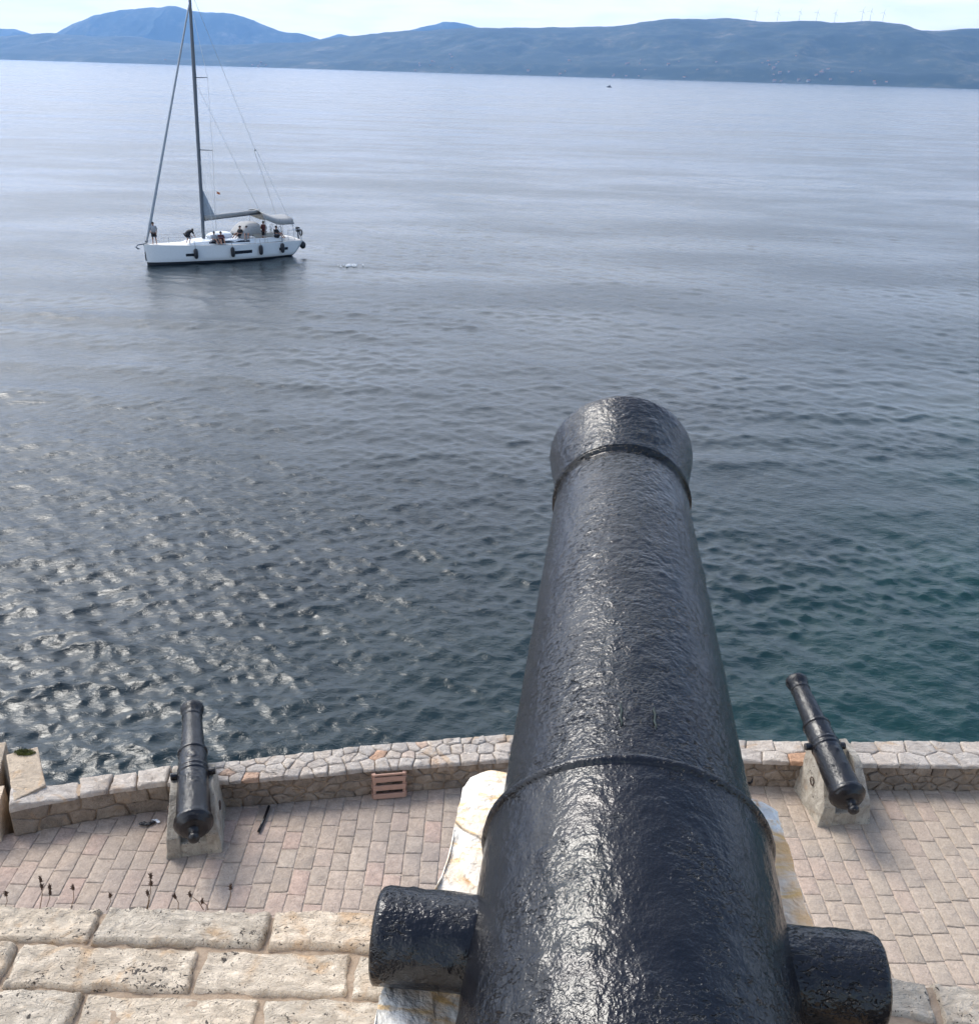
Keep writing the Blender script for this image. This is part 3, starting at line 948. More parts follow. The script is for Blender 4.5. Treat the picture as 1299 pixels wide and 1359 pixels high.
# the great gun in the foreground
GA = np.array([0.2213, 1.0447, 13.8173])
GY, GE = 0.0874, 0.1854
gun = thing('cannon', 'huge glossy black cannon in the foreground, its muzzle over the sea', 'cannon', GA)
gun.rotation_euler = (GE, 0, -GY)
gun.rotation_mode = 'XYZ'
def ring(s0, r, h, w_):
    return [(s0 - w_, r), (s0 - w_ * 0.55, r + h * 0.75), (s0, r + h), (s0 + w_ * 0.55, r + h * 0.75), (s0 + w_, r)]
big_prof = ([(-1.20, 0.10), (-1.20, 0.20), (-1.17, 0.285), (-1.14, 0.300), (-1.10, 0.300), (-1.085, 0.276), (-0.60, 0.255), (-0.30, 0.2421), (0.165, 0.2284),
             (0.170, 0.2285), (0.1735, 0.2325), (0.179, 0.2350), (0.186, 0.2335), (0.1905, 0.2265), (0.193, 0.2155), (0.205, 0.2118), (0.26, 0.2080),
             (0.70, 0.1862), (1.183, 0.1615), (1.1860, 0.1655), (1.1900, 0.1700), (1.1945, 0.1660), (1.197, 0.1615), (1.2005, 0.1690), (1.204, 0.1660), (1.207, 0.1595),
             (1.225, 0.1618), (1.26, 0.1656), (1.30, 0.1712), (1.34, 0.1772), (1.375, 0.1828), (1.398, 0.1862), (1.408, 0.1866), (1.4145, 0.1845), (1.418, 0.176), (1.419, 0.160),
             (1.420, 0.080), (1.415, 0.072), (1.0, 0.070), (0.95, 0.001)])
barrel_mesh('barrel', big_prof, 420, 0.0042, 0.0017, gun, M_iron, 3)
MB().lathe([(-1.20, 0.10), (-1.24, 0.06), (-1.27, 0.055), (-1.30, 0.075), (-1.345, 0.095), (-1.39, 0.085), (-1.425, 0.05), (-1.435, 0.001)], 40).build('cascabel', M_iron, gun, True)
TZ = 0.0
trunnion_mesh(-1, 0.20, 0.372, 0.070, 0.0030, gun, M_iron, 31, TZ)
trunnion_mesh(1, 0.20, 0.358, 0.070, 0.0030, gun, M_iron, 37, TZ)
# two narrow slits chiselled in the top of the barrel
def slit(ph, s0, s1):
    mb = MB()
    pr = []
    for k in range(7):
        s_ = s0 + (s1 - s0) * k / 6
        rr = float(np.interp(s_, [0.205, 0.70], [0.2118, 0.1862])) + 0.0012
        a = ph + 0.006 * math.sin(k * 2.1)
        pr.append((rr * math.sin(a), s_, rr * math.cos(a)))
    mb.tube(pr, [0.0006, 0.0018, 0.0021, 0.0016, 0.0022, 0.0018, 0.0006], 6)
    return mb.build('slit', M_notch, gun, True)
slit(-0.116, 0.262, 0.315)
slit(0.140, 0.262, 0.312)

def small_gun(B, M, label, seed, ornament):
    B = Vector(B); M = Vector(M)
    v = M - B
    yaw = math.atan2(v.x, v.y); el = math.atan2(v.z, math.hypot(v.x, v.y))
    k = v.length / 2.0
    g = thing('cannon', label, 'cannon', B, group='guns on the promenade')
    g.rotation_euler = (el, 0, -yaw)
    def extra(S, A):
        A = (A + np.pi) % (2 * np.pi) - np.pi
        P = np.stack([S, A * 0.2, S * 0], -1)
        msk = smooth01((0.85 - np.abs(A)) / 0.4) * smooth01((S - 0.22) / 0.1) * smooth01((0.76 - S) / 0.06)
        e = 0.010 * np.maximum(0, fbm(P * 34, 3, seed)) * msk
        # crowned oval badge on the second reinforce
        rr = np.sqrt(((S - 1.01) / 0.075) ** 2 + (A * 0.17 / 0.062) ** 2)
        e = e + 0.010 * np.exp(-((rr - 0.85) / 0.16) ** 2) + 0.012 * np.maximum(0, fbm(P * 60, 2, seed + 1) + 0.2) * (rr < 0.62)
        return e
    def extra2(S, A):
        A = (A + np.pi) % (2 * np.pi) - np.pi
        e = 0
        for s0 in (0.36, 0.60):
            rr = np.sqrt(((S - s0) / 0.05) ** 2 + ((A - 0.25) * 0.18 / 0.05) ** 2)
            e = e + 0.014 * np.exp(-(rr / 0.8) ** 2)
        return e
    prof = [(-0.10, 0.06), (-0.095, 0.10), (-0.07, 0.155), (-0.03, 0.195), (0.0, 0.212), (0.012, 0.222), (0.055, 0.222), (0.07, 0.203), (0.10, 0.200), (0.76, 0.180),
            (0.775, 0.190), (0.795, 0.190), (0.81, 0.181), (0.835, 0.181), (0.845, 0.187), (0.865, 0.187), (0.88, 0.176), (1.14, 0.168), (1.15, 0.180), (1.185, 0.180), (1.20, 0.150),
            (1.26, 0.147), (1.82, 0.122), (1.83, 0.131), (1.85, 0.131), (1.86, 0.122), (1.89, 0.125), (1.95, 0.143), (1.985, 0.150), (2.02, 0.149), (2.04, 0.140), (2.045, 0.12), (2.045, 0.06), (2.04, 0.052), (1.7, 0.05), (1.68, 0.001)]
    prof = [(a * k, b) for a, b in prof]
    barrel_mesh('barrel', prof, 96, 0.012, 0.0030, g, M_iron_far, seed, extra if ornament else extra2)
    MB().lathe([(a * k, b) for a, b in [(-0.09, 0.085), (-0.12, 0.060), (-0.15, 0.055), (-0.165, 0.060), (-0.195, 0.070), (-0.225, 0.058), (-0.242, 0.030), (-0.246, 0.001)]], 24).build('cascabel', M_iron_far, g, True)
    for sd_ in (-1, 1):
        t = trunnion_mesh(sd_, 0.14, 0.262, 0.046, 0.002, g, M_iron_far, seed + sd_ + 5)
        t.location = (0, 0.83 * k, -0.01)
    return g
gunL = small_gun((-3.275, 8.71, 7.056), (-3.831, 10.637, 7.246), 'old black ornamented cannon with crest relief on the left side of the promenade', 51, True)
gunR = small_gun((4.452, 9.488, 7.081), (4.282, 11.361, 7.476), 'plain black cannon on the right side of the promenade, tilted up over the wall', 77, False)

def gun_pedestal(front, back, w0, w1, zt, zr, label, seed):
    """stone carriage: two cheeks beside the barrel on a base; front/back are ground points, front is nearest the bastion"""
    f, b = Vector((*front, 0)), Vector((*back, 0))
    d = (b - f); L = d.length
    g = thing('gun_pedestal', label, 'pedestal', (f.x, f.y, GZ), -math.atan2(d.x, d.y), 'stone gun pedestals on the promenade')
    rough_solid('base', [(-w0 / 2 + 0.05, 0.01), (w0 / 2 - 0.05, 0.01), (w0 / 2 - 0.06, L), (-w0 / 2 + 0.06, L)], -0.05, 0.20, M_carriage, g, 0.008, 9, 0.05, seed, round_=0.01)
    for sd_ in (-1, 1):
        # side elevation of a cheek, thickened between the inner face and a battered outer face
        pr = [(0.0, -0.05), (L, -0.05), (L, zt - 0.02), (0.52 * L, zt), (0.42 * L, zt - 0.03), (0.0, zr)]
        bm = bmesh.new()
        inn = [bm.verts.new((sd_ * 0.150, y, z)) for y, z in pr]
        out = [bm.verts.new((sd_ * (w0 / 2 + (w1 / 2 - w0 / 2) * max(0, z) / zt), y, z)) for y, z in pr]
        m = len(pr)
        bm.faces.new(inn); bm.faces.new(out[::-1])
        for i in range(m):
            bm.faces.new((inn[i], out[i], out[(i + 1) % m], inn[(i + 1) % m]))
        bmesh.ops.recalc_face_normals(bm, faces=list(bm.faces))
        bmesh.ops.bevel(bm, geom=list(bm.edges), offset=0.016, segments=2, profile=0.6, affect='EDGES')
        bmesh.ops.triangulate(bm, faces=list(bm.faces))
        for _ in range(5):
            le = [e for e in bm.edges if e.calc_length() > 0.06]
            if not le: break
            bmesh.ops.subdivide_edges(bm, edges=le, cuts=1)
            bmesh.ops.triangulate(bm, faces=[q for q in bm.faces if len(q.verts) > 3])
        bm.normal_update()
        bm.verts.index_update()
        co = np.array([v.co for v in bm.verts]); no = np.array([v.normal for v in bm.verts])
        co = co + no * (0.013 * fbm(co * 9 + seed + sd_ * 3, 4, seed + sd_))[:, None]
        mesh_obj('cheek', co, [[v.index for v in q.verts] for q in bm.faces], M_carriage, g)
        bm.free()
        # iron tackle ring let into the cheek
        xo = sd_ * (w0 / 2 + (w1 / 2 - w0 / 2) * 0.5 + 0.012)
        rg = MB()
        rg.tube([(xo, 0.52 * L + 0.045 * math.cos(a), zt * 0.52 + 0.055 * math.sin(a)) for a in np.linspace(0, 2 * math.pi, 15)], 0.009, 6)
        rg.build('iron_ring', M_rust, g, True)
    return g
gun_pedestal((-3.378, 8.90), (-3.56, 9.72), 0.66, 0.50, 0.690, 0.30, 'grey stone pedestal carrying the ornamented cannon on the left', 5)
gun_pedestal((4.60, 9.75), (4.50, 10.50), 0.71, 0.50, 0.790, 0.30, 'pale stone pedestal carrying the plain cannon on the right', 9)

# ------------------------------------------------------------------ white stone carriage of the great gun
def big_pedestal():
    g = thing('gun_pedestal', 'bright white limestone pedestal with ochre stains under the huge foreground cannon', 'pedestal', (GA[0], GA[1], 13.25), -GY)
    # local: x across, y forward (from the trunnions), z up from the ledge
    top = lambda x, y: (0.500 - 0.16 * y) if y > -0.02 else (0.503 - 0.04 * y)
    def cheek(outline, seed):
        return rough_solid('cheek', outline, 0.0, 0.5, M_white_stone, g, 0.011, 8, 0.018, seed, top=top, round_=0.010)
    L = [(-0.165, -0.75), (-0.165, 0.60), (-0.255, 0.592), (-0.292, 0.560), (-0.302, 0.515), (-0.306, 0.42), (-0.314, 0.24), (-0.350, 0.06), (-0.362, -0.12), (-0.375, -0.75)]
    cheek(L, 12)
    Rr = [(0.165, -0.75), (0.372, -0.75), (0.345, 0.0), (0.318, 0.22), (0.325, 0.42), (0.318, 0.525), (0.290, 0.560), (0.165, 0.575)]
    cheek(Rr, 19)
    rough_solid('base', [(-0.163, -0.75), (0.163, -0.75), (0.163, 0.56), (-0.163, 0.56)], 0.0, 0.17, M_white_stone, g, 0.004, 8, 0.05, 4, round_=0.0)
big_pedestal()

# ------------------------------------------------------------------ the bastion we stand on: rough block ledge
def bastion():
    g = thing('bastion_wall', 'rough limestone ledge of mortared blocks at the bottom of the photo, below the huge cannon', 'wall', (0, 0, 13.25))
    # footprint: straight front on the left, turning back on the right
    front = [(-6.0, 0.9), (-2.6, 1.60), (-1.3, 1.645), (0.45, 1.645), (0.80, 1.535), (1.35, 1.455), (2.6, 1.15), (6.0, 0.2)]
    foot = front + [(6.0, -7), (-6.0, -7)]
    n_ = len(foot)
    mb = MB()
    mb.add([(x, y, -0.034) for x, y in foot] + [(x * 1.01, y + 0.05, -7.2) for x, y in foot],
           [tuple(range(n_ - 1, -1, -1))] + [(i, (i + 1) % n_, n_ + (i + 1) % n_, n_ + i) for i in range(n_)])
    o = mb.build('wall_body', M_tower, g)
    mo = MB()
    # mortar bed just under the blocks
    P = []
    nx, ny = 260, 90
    xs = np.linspace(-2.5, 2.5, nx); 
    fy = np.interp(xs, [p[0] for p in front], [p[1] for p in front])
    G = np.zeros((ny, nx, 3))
    for j in range(ny):
        G[j, :, 0] = xs
        G[j, :, 1] = fy - 0.012 - 1.1 * j / (ny - 1)
    G[..., 2] = -0.006 + 0.007 * fbm(G * 22, 3, 3) + 0.004 * fbm(G * 70, 2, 8)
    grid_mesh('mortar_bed', G, M_mortar, g)
    # blocks: each a rough-split stone
    V, Fs = [], []
    def block(x0, x1, y0, y1, ang, origin, seed, zt):
        nu, nv = max(8, int((x1 - x0) / 0.0055)), max(8, int((y1 - y0) / 0.005))
        u = np.linspace(0, 1, nu); v = np.linspace(0, 1, nv)
        U, Vv = np.meshgrid(u, v, indexing='ij')
        gx = x0 + (x1 - x0) * U; gy = y0 + (y1 - y0) * Vv
        q = np.stack([gx, gy, gx * 0 + seed * 3.7], -1)
        # wavy arris
        gx = gx + 0.008 * fbm(np.stack([gy * 22, gx * 3, gx * 0 + seed], -1), 3, 4) * np.abs(2 * U - 1)
        gy = gy + 0.005 * fbm(np.stack([gx * 22, gy * 3, gx * 0 + seed + 9], -1), 3, 6) * np.abs(2 * Vv - 1)
        du = np.minimum(U, 1 - U) * (x1 - x0); dv = np.minimum(Vv, 1 - Vv) * (y1 - y0)
        e = np.minimum(du, dv)
        ridge = 1 - np.abs(fbm(q * [15, 24, 1], 4, seed))
        chip = np.maximum(0, fbm(q * [30, 30, 1], 3, seed + 12))
        z = zt - 0.016 * (1 - smooth01(e / (0.0025 + 0.014 * chip))) + 0.004 * fbm(q * [8, 11, 1], 3, seed + 2) + 0.010 * (ridge - 0.85)
        z = z + 0.007 * np.round(3 * fbm(q * [8, 17, 1], 2, seed + 5)) / 3
        z = z + 0.0035 * fbm(q * [55, 75, 1], 3, seed + 8)
        ca, sa = math.cos(ang), math.sin(ang)
        X = origin[0] + gx * ca - gy * sa; Y = origin[1] + gx * sa + gy * ca
        o_ = len(V)
        pts = np.stack([X, Y, z], -1).reshape(-1, 3)
        V.extend(map(tuple, pts))
        idx = np.arange(nu * nv).reshape(nu, nv) + o_
        for i in range(nu - 1):
            for j in range(nv - 1):
                Fs.append((idx[i, j], idx[i + 1, j], idx[i + 1, j + 1], idx[i, j + 1]))
        rim = list(idx[:, 0]) + list(idx[-1, 1:]) + list(idx[-2::-1, -1]) + list(idx[0, -2:0:-1])
        o2 = len(V)
        for r_ in rim:
            V.append((V[r_][0], V[r_][1], -0.05))
        m = len(rim)
        for k in range(m):
            Fs.append((rim[(k + 1) % m], rim[k], o2 + k, o2 + (k + 1) % m))
    sd_ = 0
    def course(y1, y0, joints, ang, origin, zt):
        nonlocal sd_
        for a, b in zip(joints[:-1], joints[1:]):
            sd_ += 1
            block(a + 0.006, b - 0.006, y0, y1, ang, origin, sd_, zt + random.uniform(-0.004, 0.006))
    # left side: courses parallel to the front edge
    course(1.645, 1.546, [-2.2, -1.75, -1.28, -0.842, -0.462, -0.10, 0.25, 0.47], 0, (0, 0), 0.007)
    course(1.536, 1.430, [-2.2, -1.78, -1.38, -0.985, -0.590, -0.262, 0.10, 0.45], 0, (0, 0), 0.006)
    course(1.420, 1.314, [-2.2, -1.6, -1.20, -0.800, -0.432, -0.05, 0.40], 0, (0, 0), 0.005)
    course(1.304, 1.198, [-2.2, -1.7, -1.30, -0.93, -0.56, -0.20, 0.40], 0, (0, 0), 0.005)
    course(1.182, 1.080, [-2.2, -1.6, -1.1, -0.75, -0.36, 0.0, 0.40], 0, (0, 0), 0.005)
    # right side: courses follow the edge as it turns away
    A = (0.80, 1.535); ang = math.atan2(1.455 - 1.535, 0.55)
    for k, (yt, js) in enumerate(((0.0, [-0.36, 0.0, 0.170, 0.56, 1.0, 1.4]), (-0.120, [-0.36, -0.05, 0.36, 0.75, 1.2, 1.4]), (-0.24, [-0.36, 0.12, 0.50, 0.92, 1.4]), (-0.36, [-0.36, 0.0, 0.4, 0.8, 1.4]))):
        course(yt, yt - 0.102, js, ang, A, 0.003)
    mesh_obj('block_courses', V, Fs, M_block, g, smooth=True)
    # the walkway behind, where the photographer stands
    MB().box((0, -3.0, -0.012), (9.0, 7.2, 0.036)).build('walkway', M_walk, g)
bastion()

# dry plantain stalks rooted in the front joint of the ledge
def weed(px, py_head, lean, heads, label):
    b = on_level(px + lean, 1206, 13.25)
    b[1] = min(b[1], 1.66)
    # head height from its sight line at the same distance
    h = sight(px, py_head, b[1] + 0.005)
    root = thing('dry_weed', label, 'weed', (b[0], b[1], 13.245), group='dry stalks along the ledge')
    tip = Vector(h - b) + Vector((0, 0, 0.005))
    mid = tip * 0.5 + Vector((0.004, 0.002, 0))
    MB().tube([(0, 0, 0), mid, tip], [0.0011, 0.0009, 0.0007], 5).build('stem', M_weed, root, True)
    for k in range(heads):
        c = tip * (1 - 0.22 * k) + Vector((0.003 * (k % 2), 0, 0))
        sh = MB()
        g = np.random.default_rng(int(px) + k)
        sh.sphere(c, 0.0034, 0.0034, 0.0062, 8, 6)
        for _ in range(26):
            dv = Vector(g.normal(size=3)); dv.z *= 1.7; dv.normalize()
            p = c + Vector((dv.x * 0.0034, dv.y * 0.0034, dv.z * 0.0062))
            t = dv.cross(Vector(g.normal(size=3))).normalized() * 0.0011
            sh.add([p - t, p + t, p + dv * 0.0045 + Vector((0, 0, 0.002))], [(0, 1, 2)])
        sh.build('seed_head', M_seed, root)
    return root
WEEDS = [(8, 1186, -3, 1, 'lowest dry seed stalk at the far left of the rough ledge'),
         (54, 1168, -2, 2, 'tall dry seed stalk, left one of the pair behind the leftmost ledge block'),
         (66, 1178, -6, 2, 'shorter right stalk of the dry pair behind the leftmost ledge block'),
         (97, 1179, -4, 1, 'lone dry stalk between the pair and the first mortar joint of the ledge'),
         (146, 1189, -5, 1, 'short dry stalk at the first open mortar joint of the front course'),
         (200, 1163, -6, 2, 'tallest forked dry stalk below the left cannon, twin seed heads'),
         (196, 1186, -1, 1, 'short dry stalk at the foot of the tallest forked one'),
         (232, 1190, 4, 1, 'dry stalk leaning left, just left of the left pedestal axis'),
         (252, 1188, 18, 1, 'long bent dry stalk arching right below the left pedestal'),
         (268, 1197, 8, 1, 'small drooping dry seed head beside the bent stalk'),
         (306, 1178, -6, 1, 'rightmost dry stalk on the ledge, standing alone')]
for wd in WEEDS:
    weed(*wd)

# ------------------------------------------------------------------ things on the promenade
def crate():
    p0 = on_level(494, 1061, GZ + 0.02); p1 = on_level(540, 1057, GZ + 0.02)
    c = (p0 + p1) / 2
    rz = math.atan2(p1[1] - p0[1], p1[0] - p0[0])
    g = thing('crate', 'small reddish wooden crate with open slats standing against the foot of the wall', 'crate', (c[0], c[1], GZ + 0.02), rz)
    W_, D_, H_ = 0.42, 0.20, 0.365
    tilt = Matrix.Rotation(R(-6), 3, 'X')
    def bx(c_, d_, name):
        MB().box(tilt @ Vector(c_), d_, tilt, bevel=0.006).build(name, M_crate, g)
    for sx in (-1, 1):
        bx((sx * (W_ / 2 - 0.02), 0.02, H_ / 2), (0.038, 0.05, H_), 'post')
        bx((sx * (W_ / 2 - 0.02), D_ - 0.02, H_ / 2), (0.038, 0.05, H_), 'post')
        for z in (0.045, 0.18, 0.32):
            bx((sx * (W_ / 2 + 0.008), D_ / 2, z), (0.014, D_, 0.075), 'side_slat')
    for z, hh in ((0.042, 0.070), (0.165, 0.070), (0.285, 0.070)):
        bx((0, -0.014, z), (W_, 0.018, hh), 'front_slat')
        bx((0, D_ + 0.012, z + 0.02), (W_, 0.018, hh), 'back_slat')
    bx((0, -0.008, H_ - 0.012), (W_, 0.022, 0.024), 'top_rail')
    bx((0, D_ + 0.004, H_ - 0.012), (W_, 0.022, 0.03), 'top_rail')
    bx((0, D_ / 2, 0.012), (W_ - 0.05, D_ - 0.03, 0.014), 'bottom_board')
crate()
p0 = on_level(343, 1104, GZ + 0.04); p1 = on_level(357, 1070, GZ + 0.04)
o = MB().tube([tuple(p0), tuple((p0 + p1) / 2 + np.array([0.006, 0, 0.001])), tuple(p1)], 0.017, 8).build('metal_bar', M_iron_far, None, True)
tag(o, 'thin black bar lying on the pavers right of the left cannon', 'bar')
p0 = on_level(188, 1093, GZ + 0.04); p1 = on_level(202, 1092, GZ + 0.04)
mb = MB()
for k in range(5):
    mb.sphere(tuple(p0 + (p1 - p0) * k / 4 + np.array([0, random.uniform(-.02, .02), 0])), 0.035, 0.025, 0.018 + 0.006 * (k % 2), 8, 5)
tag(mb.build('rag', M_navy), 'black scrap lying at the wall foot just left of the left pedestal', 'rag')
p0 = on_level(207, 1090, GZ + 0.03)
mb = MB()
for k in range(3):
    mb.sphere((p0[0] + 0.035 * (k - 1), p0[1] + random.uniform(-.015, .015), p0[2]), 0.026, 0.02, 0.015, 8, 5)
tag(mb.build('litter', M_foam), 'white crumpled litter beside the black scrap at the wall foot', 'litter')
p0 = on_level(998, 1036, GZ + 0.06)
mb = MB()
mb.tube([(p0[0] - 0.10, p0[1] - 0.03, p0[2] - 0.02), (p0[0], p0[1], p0[2] + 0.02), (p0[0] + 0.09, p0[1] - 0.02, p0[2])], [0.035, 0.055, 0.03], 10)
tag(mb.build('rag', M_navy, None, True), 'dark bundle by the wall foot immediately right of the huge barrel', 'rag')

# ------------------------------------------------------------------ people (skinned bodies)
def skin_mesh(name, joints, edges, mat, parent=None, root=0, sub=1):
    """joints: list of (co, radius)"""
    me = bpy.data.meshes.new(name + '_skeleton')
    me.from_pydata([tuple(j[0]) for j in joints], edges, [])
    ob = bpy.data.objects.new(name + '_tmp', me)
    COL.objects.link(ob)
    ob.modifiers.new('skin', 'SKIN')
    for i, sv in enumerate(me.skin_vertices[0].data):
        r_ = joints[i][1]
        sv.radius = (r_, r_) if not isinstance(r_, tuple) else r_
        sv.use_root = (i == root)
    if sub:
        ss_ = ob.modifiers.new('sub', 'SUBSURF')
        ss_.levels = sub; ss_.render_levels = sub
    dg = bpy.context.evaluated_depsgraph_get()
    dg.update()
    ev = ob.evaluated_get(dg)
    nm = bpy.data.meshes.new_from_object(ev)
    nm.name = name
    bpy.data.objects.remove(ob)
    nm.materials.clear()
    nm.materials.append(mat)
    nm.polygons.foreach_set('use_smooth', [True] * len(nm.polygons))
    return link(bpy.data.objects.new(name, nm), parent)

def person(J, loc, rotz, shirt, shorts, label, group='people aboard the yacht'):
    """J: dict of joint positions in metres, x forward, y left, z up from the feet"""
    v = {k: Vector(p) for k, p in J.items()}
    names, joints, edges = [], [], []
    def jn(k, co, r_):
        names.append(k); joints.append((co, r_)); return len(joints) - 1
    pel = jn('pel', v['pelvis'], (0.13, 0.11))
    ab = jn('ab', v['pelvis'].lerp(v['chest'], 0.5), (0.125, 0.10))
    ch = jn('ch', v['chest'], (0.16, 0.11))
    nk = jn('nk', v['neck'], 0.052)
    h0 = jn('h0', v['neck'].lerp(v['head'], 0.55), 0.078)
    h1 = jn('h1', v['head'], 0.098)
    h2 = jn('h2', v['head'] + (v['head'] - v['neck']).normalized() * 0.07, 0.075)
    edges += [(pel, ab), (ab, ch), (ch, nk), (nk, h0), (h0, h1), (h1, h2)]
    fingers = []
    for s in ('l', 'r'):
        sh = jn('sh' + s, v['sh' + s], 0.062); el = jn('el' + s, v['el' + s], 0.043); wr = jn('wr' + s, v['wr' + s], 0.030)
        hd = (v['wr' + s] - v['el' + s]).normalized()
        pm = jn('pm' + s, v['wr' + s] + hd * 0.075, (0.042, 0.018))
        edges += [(ch, sh), (sh, el), (el, wr), (wr, pm)]
        sidev = hd.cross(Vector((1, 0, 0.3))).normalized()
        for q, (off, ln) in enumerate(((-0.030, 0.062), (-0.010, 0.074), (0.010, 0.070), (0.030, 0.055))):
            b = v['wr' + s] + hd * 0.085 + sidev * off
            fingers.append([b, b + hd * ln * 0.55 + Vector((0.006, 0, 0)), b + hd * ln + Vector((0.022, 0, 0))])
        b = v['wr' + s] + hd * 0.03 + sidev * 0.036
        fingers.append([b, b + hd * 0.03 + sidev * 0.025, b + hd * 0.06 + sidev * 0.032])
        hp = jn('hp' + s, v['hp' + s], 0.090); kn = jn('kn' + s, v['kn' + s], 0.060); an = jn('an' + s, v['an' + s], 0.040)
        fd = Vector((1, 0, 0)) if 'footdir' not in v else v['footdir']
        to = jn('to' + s, v['an' + s] + fd * 0.17 + Vector((0, 0, -0.055)), 0.032)
        edges += [(pel, hp), (hp, kn), (kn, an), (an, to)]
    body = skin_mesh('person', joints, edges, M_skin, None, pel, 2)
    # fingers, nose and ears become part of the same body mesh
    fm = MB()
    for f in fingers:
        fm.tube(f, [0.0095, 0.009, 0.0065], 6)
    fc = Vector((1, 0, 0)) if 'face' not in v else v['face'].normalized()
    lf = Vector((0, 0, 1)).cross(fc).normalized()
    hc = v['head']
    fm.tube([hc + fc * 0.085 + Vector((0, 0, 0.02)), hc + fc * 0.118 + Vector((0, 0, -0.02)), hc + fc * 0.09 + Vector((0, 0, -0.03))], [0.009, 0.015, 0.008], 6)
    for s in (-1, 1):
        fm.sphere(tuple(hc + lf * s * 0.092 + Vector((0, 0, -0.005))), 0.018, 0.014, 0.03, 8, 6)
    bm = bmesh.new(); bm.from_mesh(body.data)
    vs = [bm.verts.new(p) for p in fm.V]
    for f in fm.F:
        try: bm.faces.new([vs[i] for i in f]).smooth = True
        except ValueError: pass
    bm.to_mesh(body.data); bm.free()
    ey = MB()
    for s in (-1, 1):
        ey.sphere(tuple(hc + fc * 0.088 + lf * s * 0.034 + Vector((0, 0, 0.012))), 0.011)
    ey.build('eyes', M_hair, body)
    MB().tube([hc + fc * 0.086 + lf * 0.026 + Vector((0, 0, -0.055)), hc + fc * 0.092 + Vector((0, 0, -0.057)), hc + fc * 0.086 - lf * 0.026 + Vector((0, 0, -0.055))], [0.004, 0.007, 0.004], 6).build('mouth', M_shirt_red, body)
    hr = MB().sphere(tuple(hc - fc * 0.022 + Vector((0, 0, 0.045))), 0.108, 0.104, 0.100, 12, 8)
    hr.build('hair', M_hair, body, True)
    k = 1.16
    sj = [(joints[pel][0] - (joints[ab][0] - joints[pel][0]) * 0.4, (0.20, 0.17)), (joints[ab][0], (0.20, 0.165)), (joints[ch][0], (0.235, 0.18)), (v['neck'] + (v['chest'] - v['neck']) * 0.10, 0.085)]
    se = [(0, 1), (1, 2), (2, 3)]
    for s in ('l', 'r'):
        sj += [(v['sh' + s], 0.10), (v['sh' + s].lerp(v['el' + s], 0.9), 0.080)]
        se += [(2, len(sj) - 2), (len(sj) - 2, len(sj) - 1)]
    skin_mesh('shirt', sj, se, shirt, body, 0, 1)
    sj = [(joints[pel][0] + (joints[ab][0] - joints[pel][0]) * 0.3, (0.20, 0.17))]; se = []
    for s in ('l', 'r'):
        sj += [(v['hp' + s], 0.145), (v['hp' + s].lerp(v['kn' + s], 0.95), 0.110)]
        se += [(0, len(sj) - 2), (len(sj) - 2, len(sj) - 1)]
    skin_mesh('shorts', sj, se, shorts, body, 0, 1)
    body.location = loc
    body.rotation_euler = (0, 0, rotz)
    return tag(body, label, 'person', group)

STAND = dict(pelvis=(0, 0, 0.93), chest=(0.01, 0, 1.26), neck=(0.01, 0, 1.45), head=(0.03, 0, 1.61), shl=(0, 0.19, 1.38), shr=(0, -0.19, 1.38),
             ell=(-0.03, 0.25, 1.10), elr=(0.02, -0.26, 1.10), wrl=(0.12, 0.22, 0.90), wrr=(0.22, -0.2, 1.02), hpl=(0, 0.09, 0.88), hpr=(0, -0.09, 0.88),
             knl=(0.03, 0.12, 0.48), knr=(0.01, -0.12, 0.48), anl=(-0.02, 0.14, 0.09), anr=(-0.02, -0.14, 0.09))
BEND = dict(pelvis=(-0.12, 0, 0.80), chest=(0.22, 0, 1.00), neck=(0.40, 0, 1.05), head=(0.55, 0, 1.04), shl=(0.32, 0.19, 1.0), shr=(0.32, -0.19, 1.0),
            ell=(0.42, 0.24, 0.74), elr=(0.44, -0.24, 0.74), wrl=(0.55, 0.18, 0.52), wrr=(0.58, -0.16, 0.54), hpl=(-0.1, 0.09, 0.76), hpr=(-0.1, -0.09, 0.76),
            knl=(0.10, 0.14, 0.44), knr=(0.12, -0.14, 0.44), anl=(-0.06, 0.15, 0.09), anr=(0.0, -0.15, 0.09))
SIT = dict(pelvis=(0, 0, 0.14), chest=(-0.04, 0, 0.47), neck=(-0.03, 0, 0.66), head=(0.0, 0, 0.82), shl=(-0.05, 0.19, 0.59), shr=(-0.05, -0.19, 0.59),
           ell=(0.08, 0.27, 0.36), elr=(0.08, -0.27, 0.36), wrl=(0.30, 0.18, 0.36), wrr=(0.30, -0.16, 0.36), hpl=(0.04, 0.10, 0.12), hpr=(0.04, -0.10, 0.12),
           knl=(0.40, 0.15, 0.40), knr=(0.42, -0.13, 0.38), anl=(0.62, 0.14, 0.07), anr=(0.66, -0.12, 0.07))

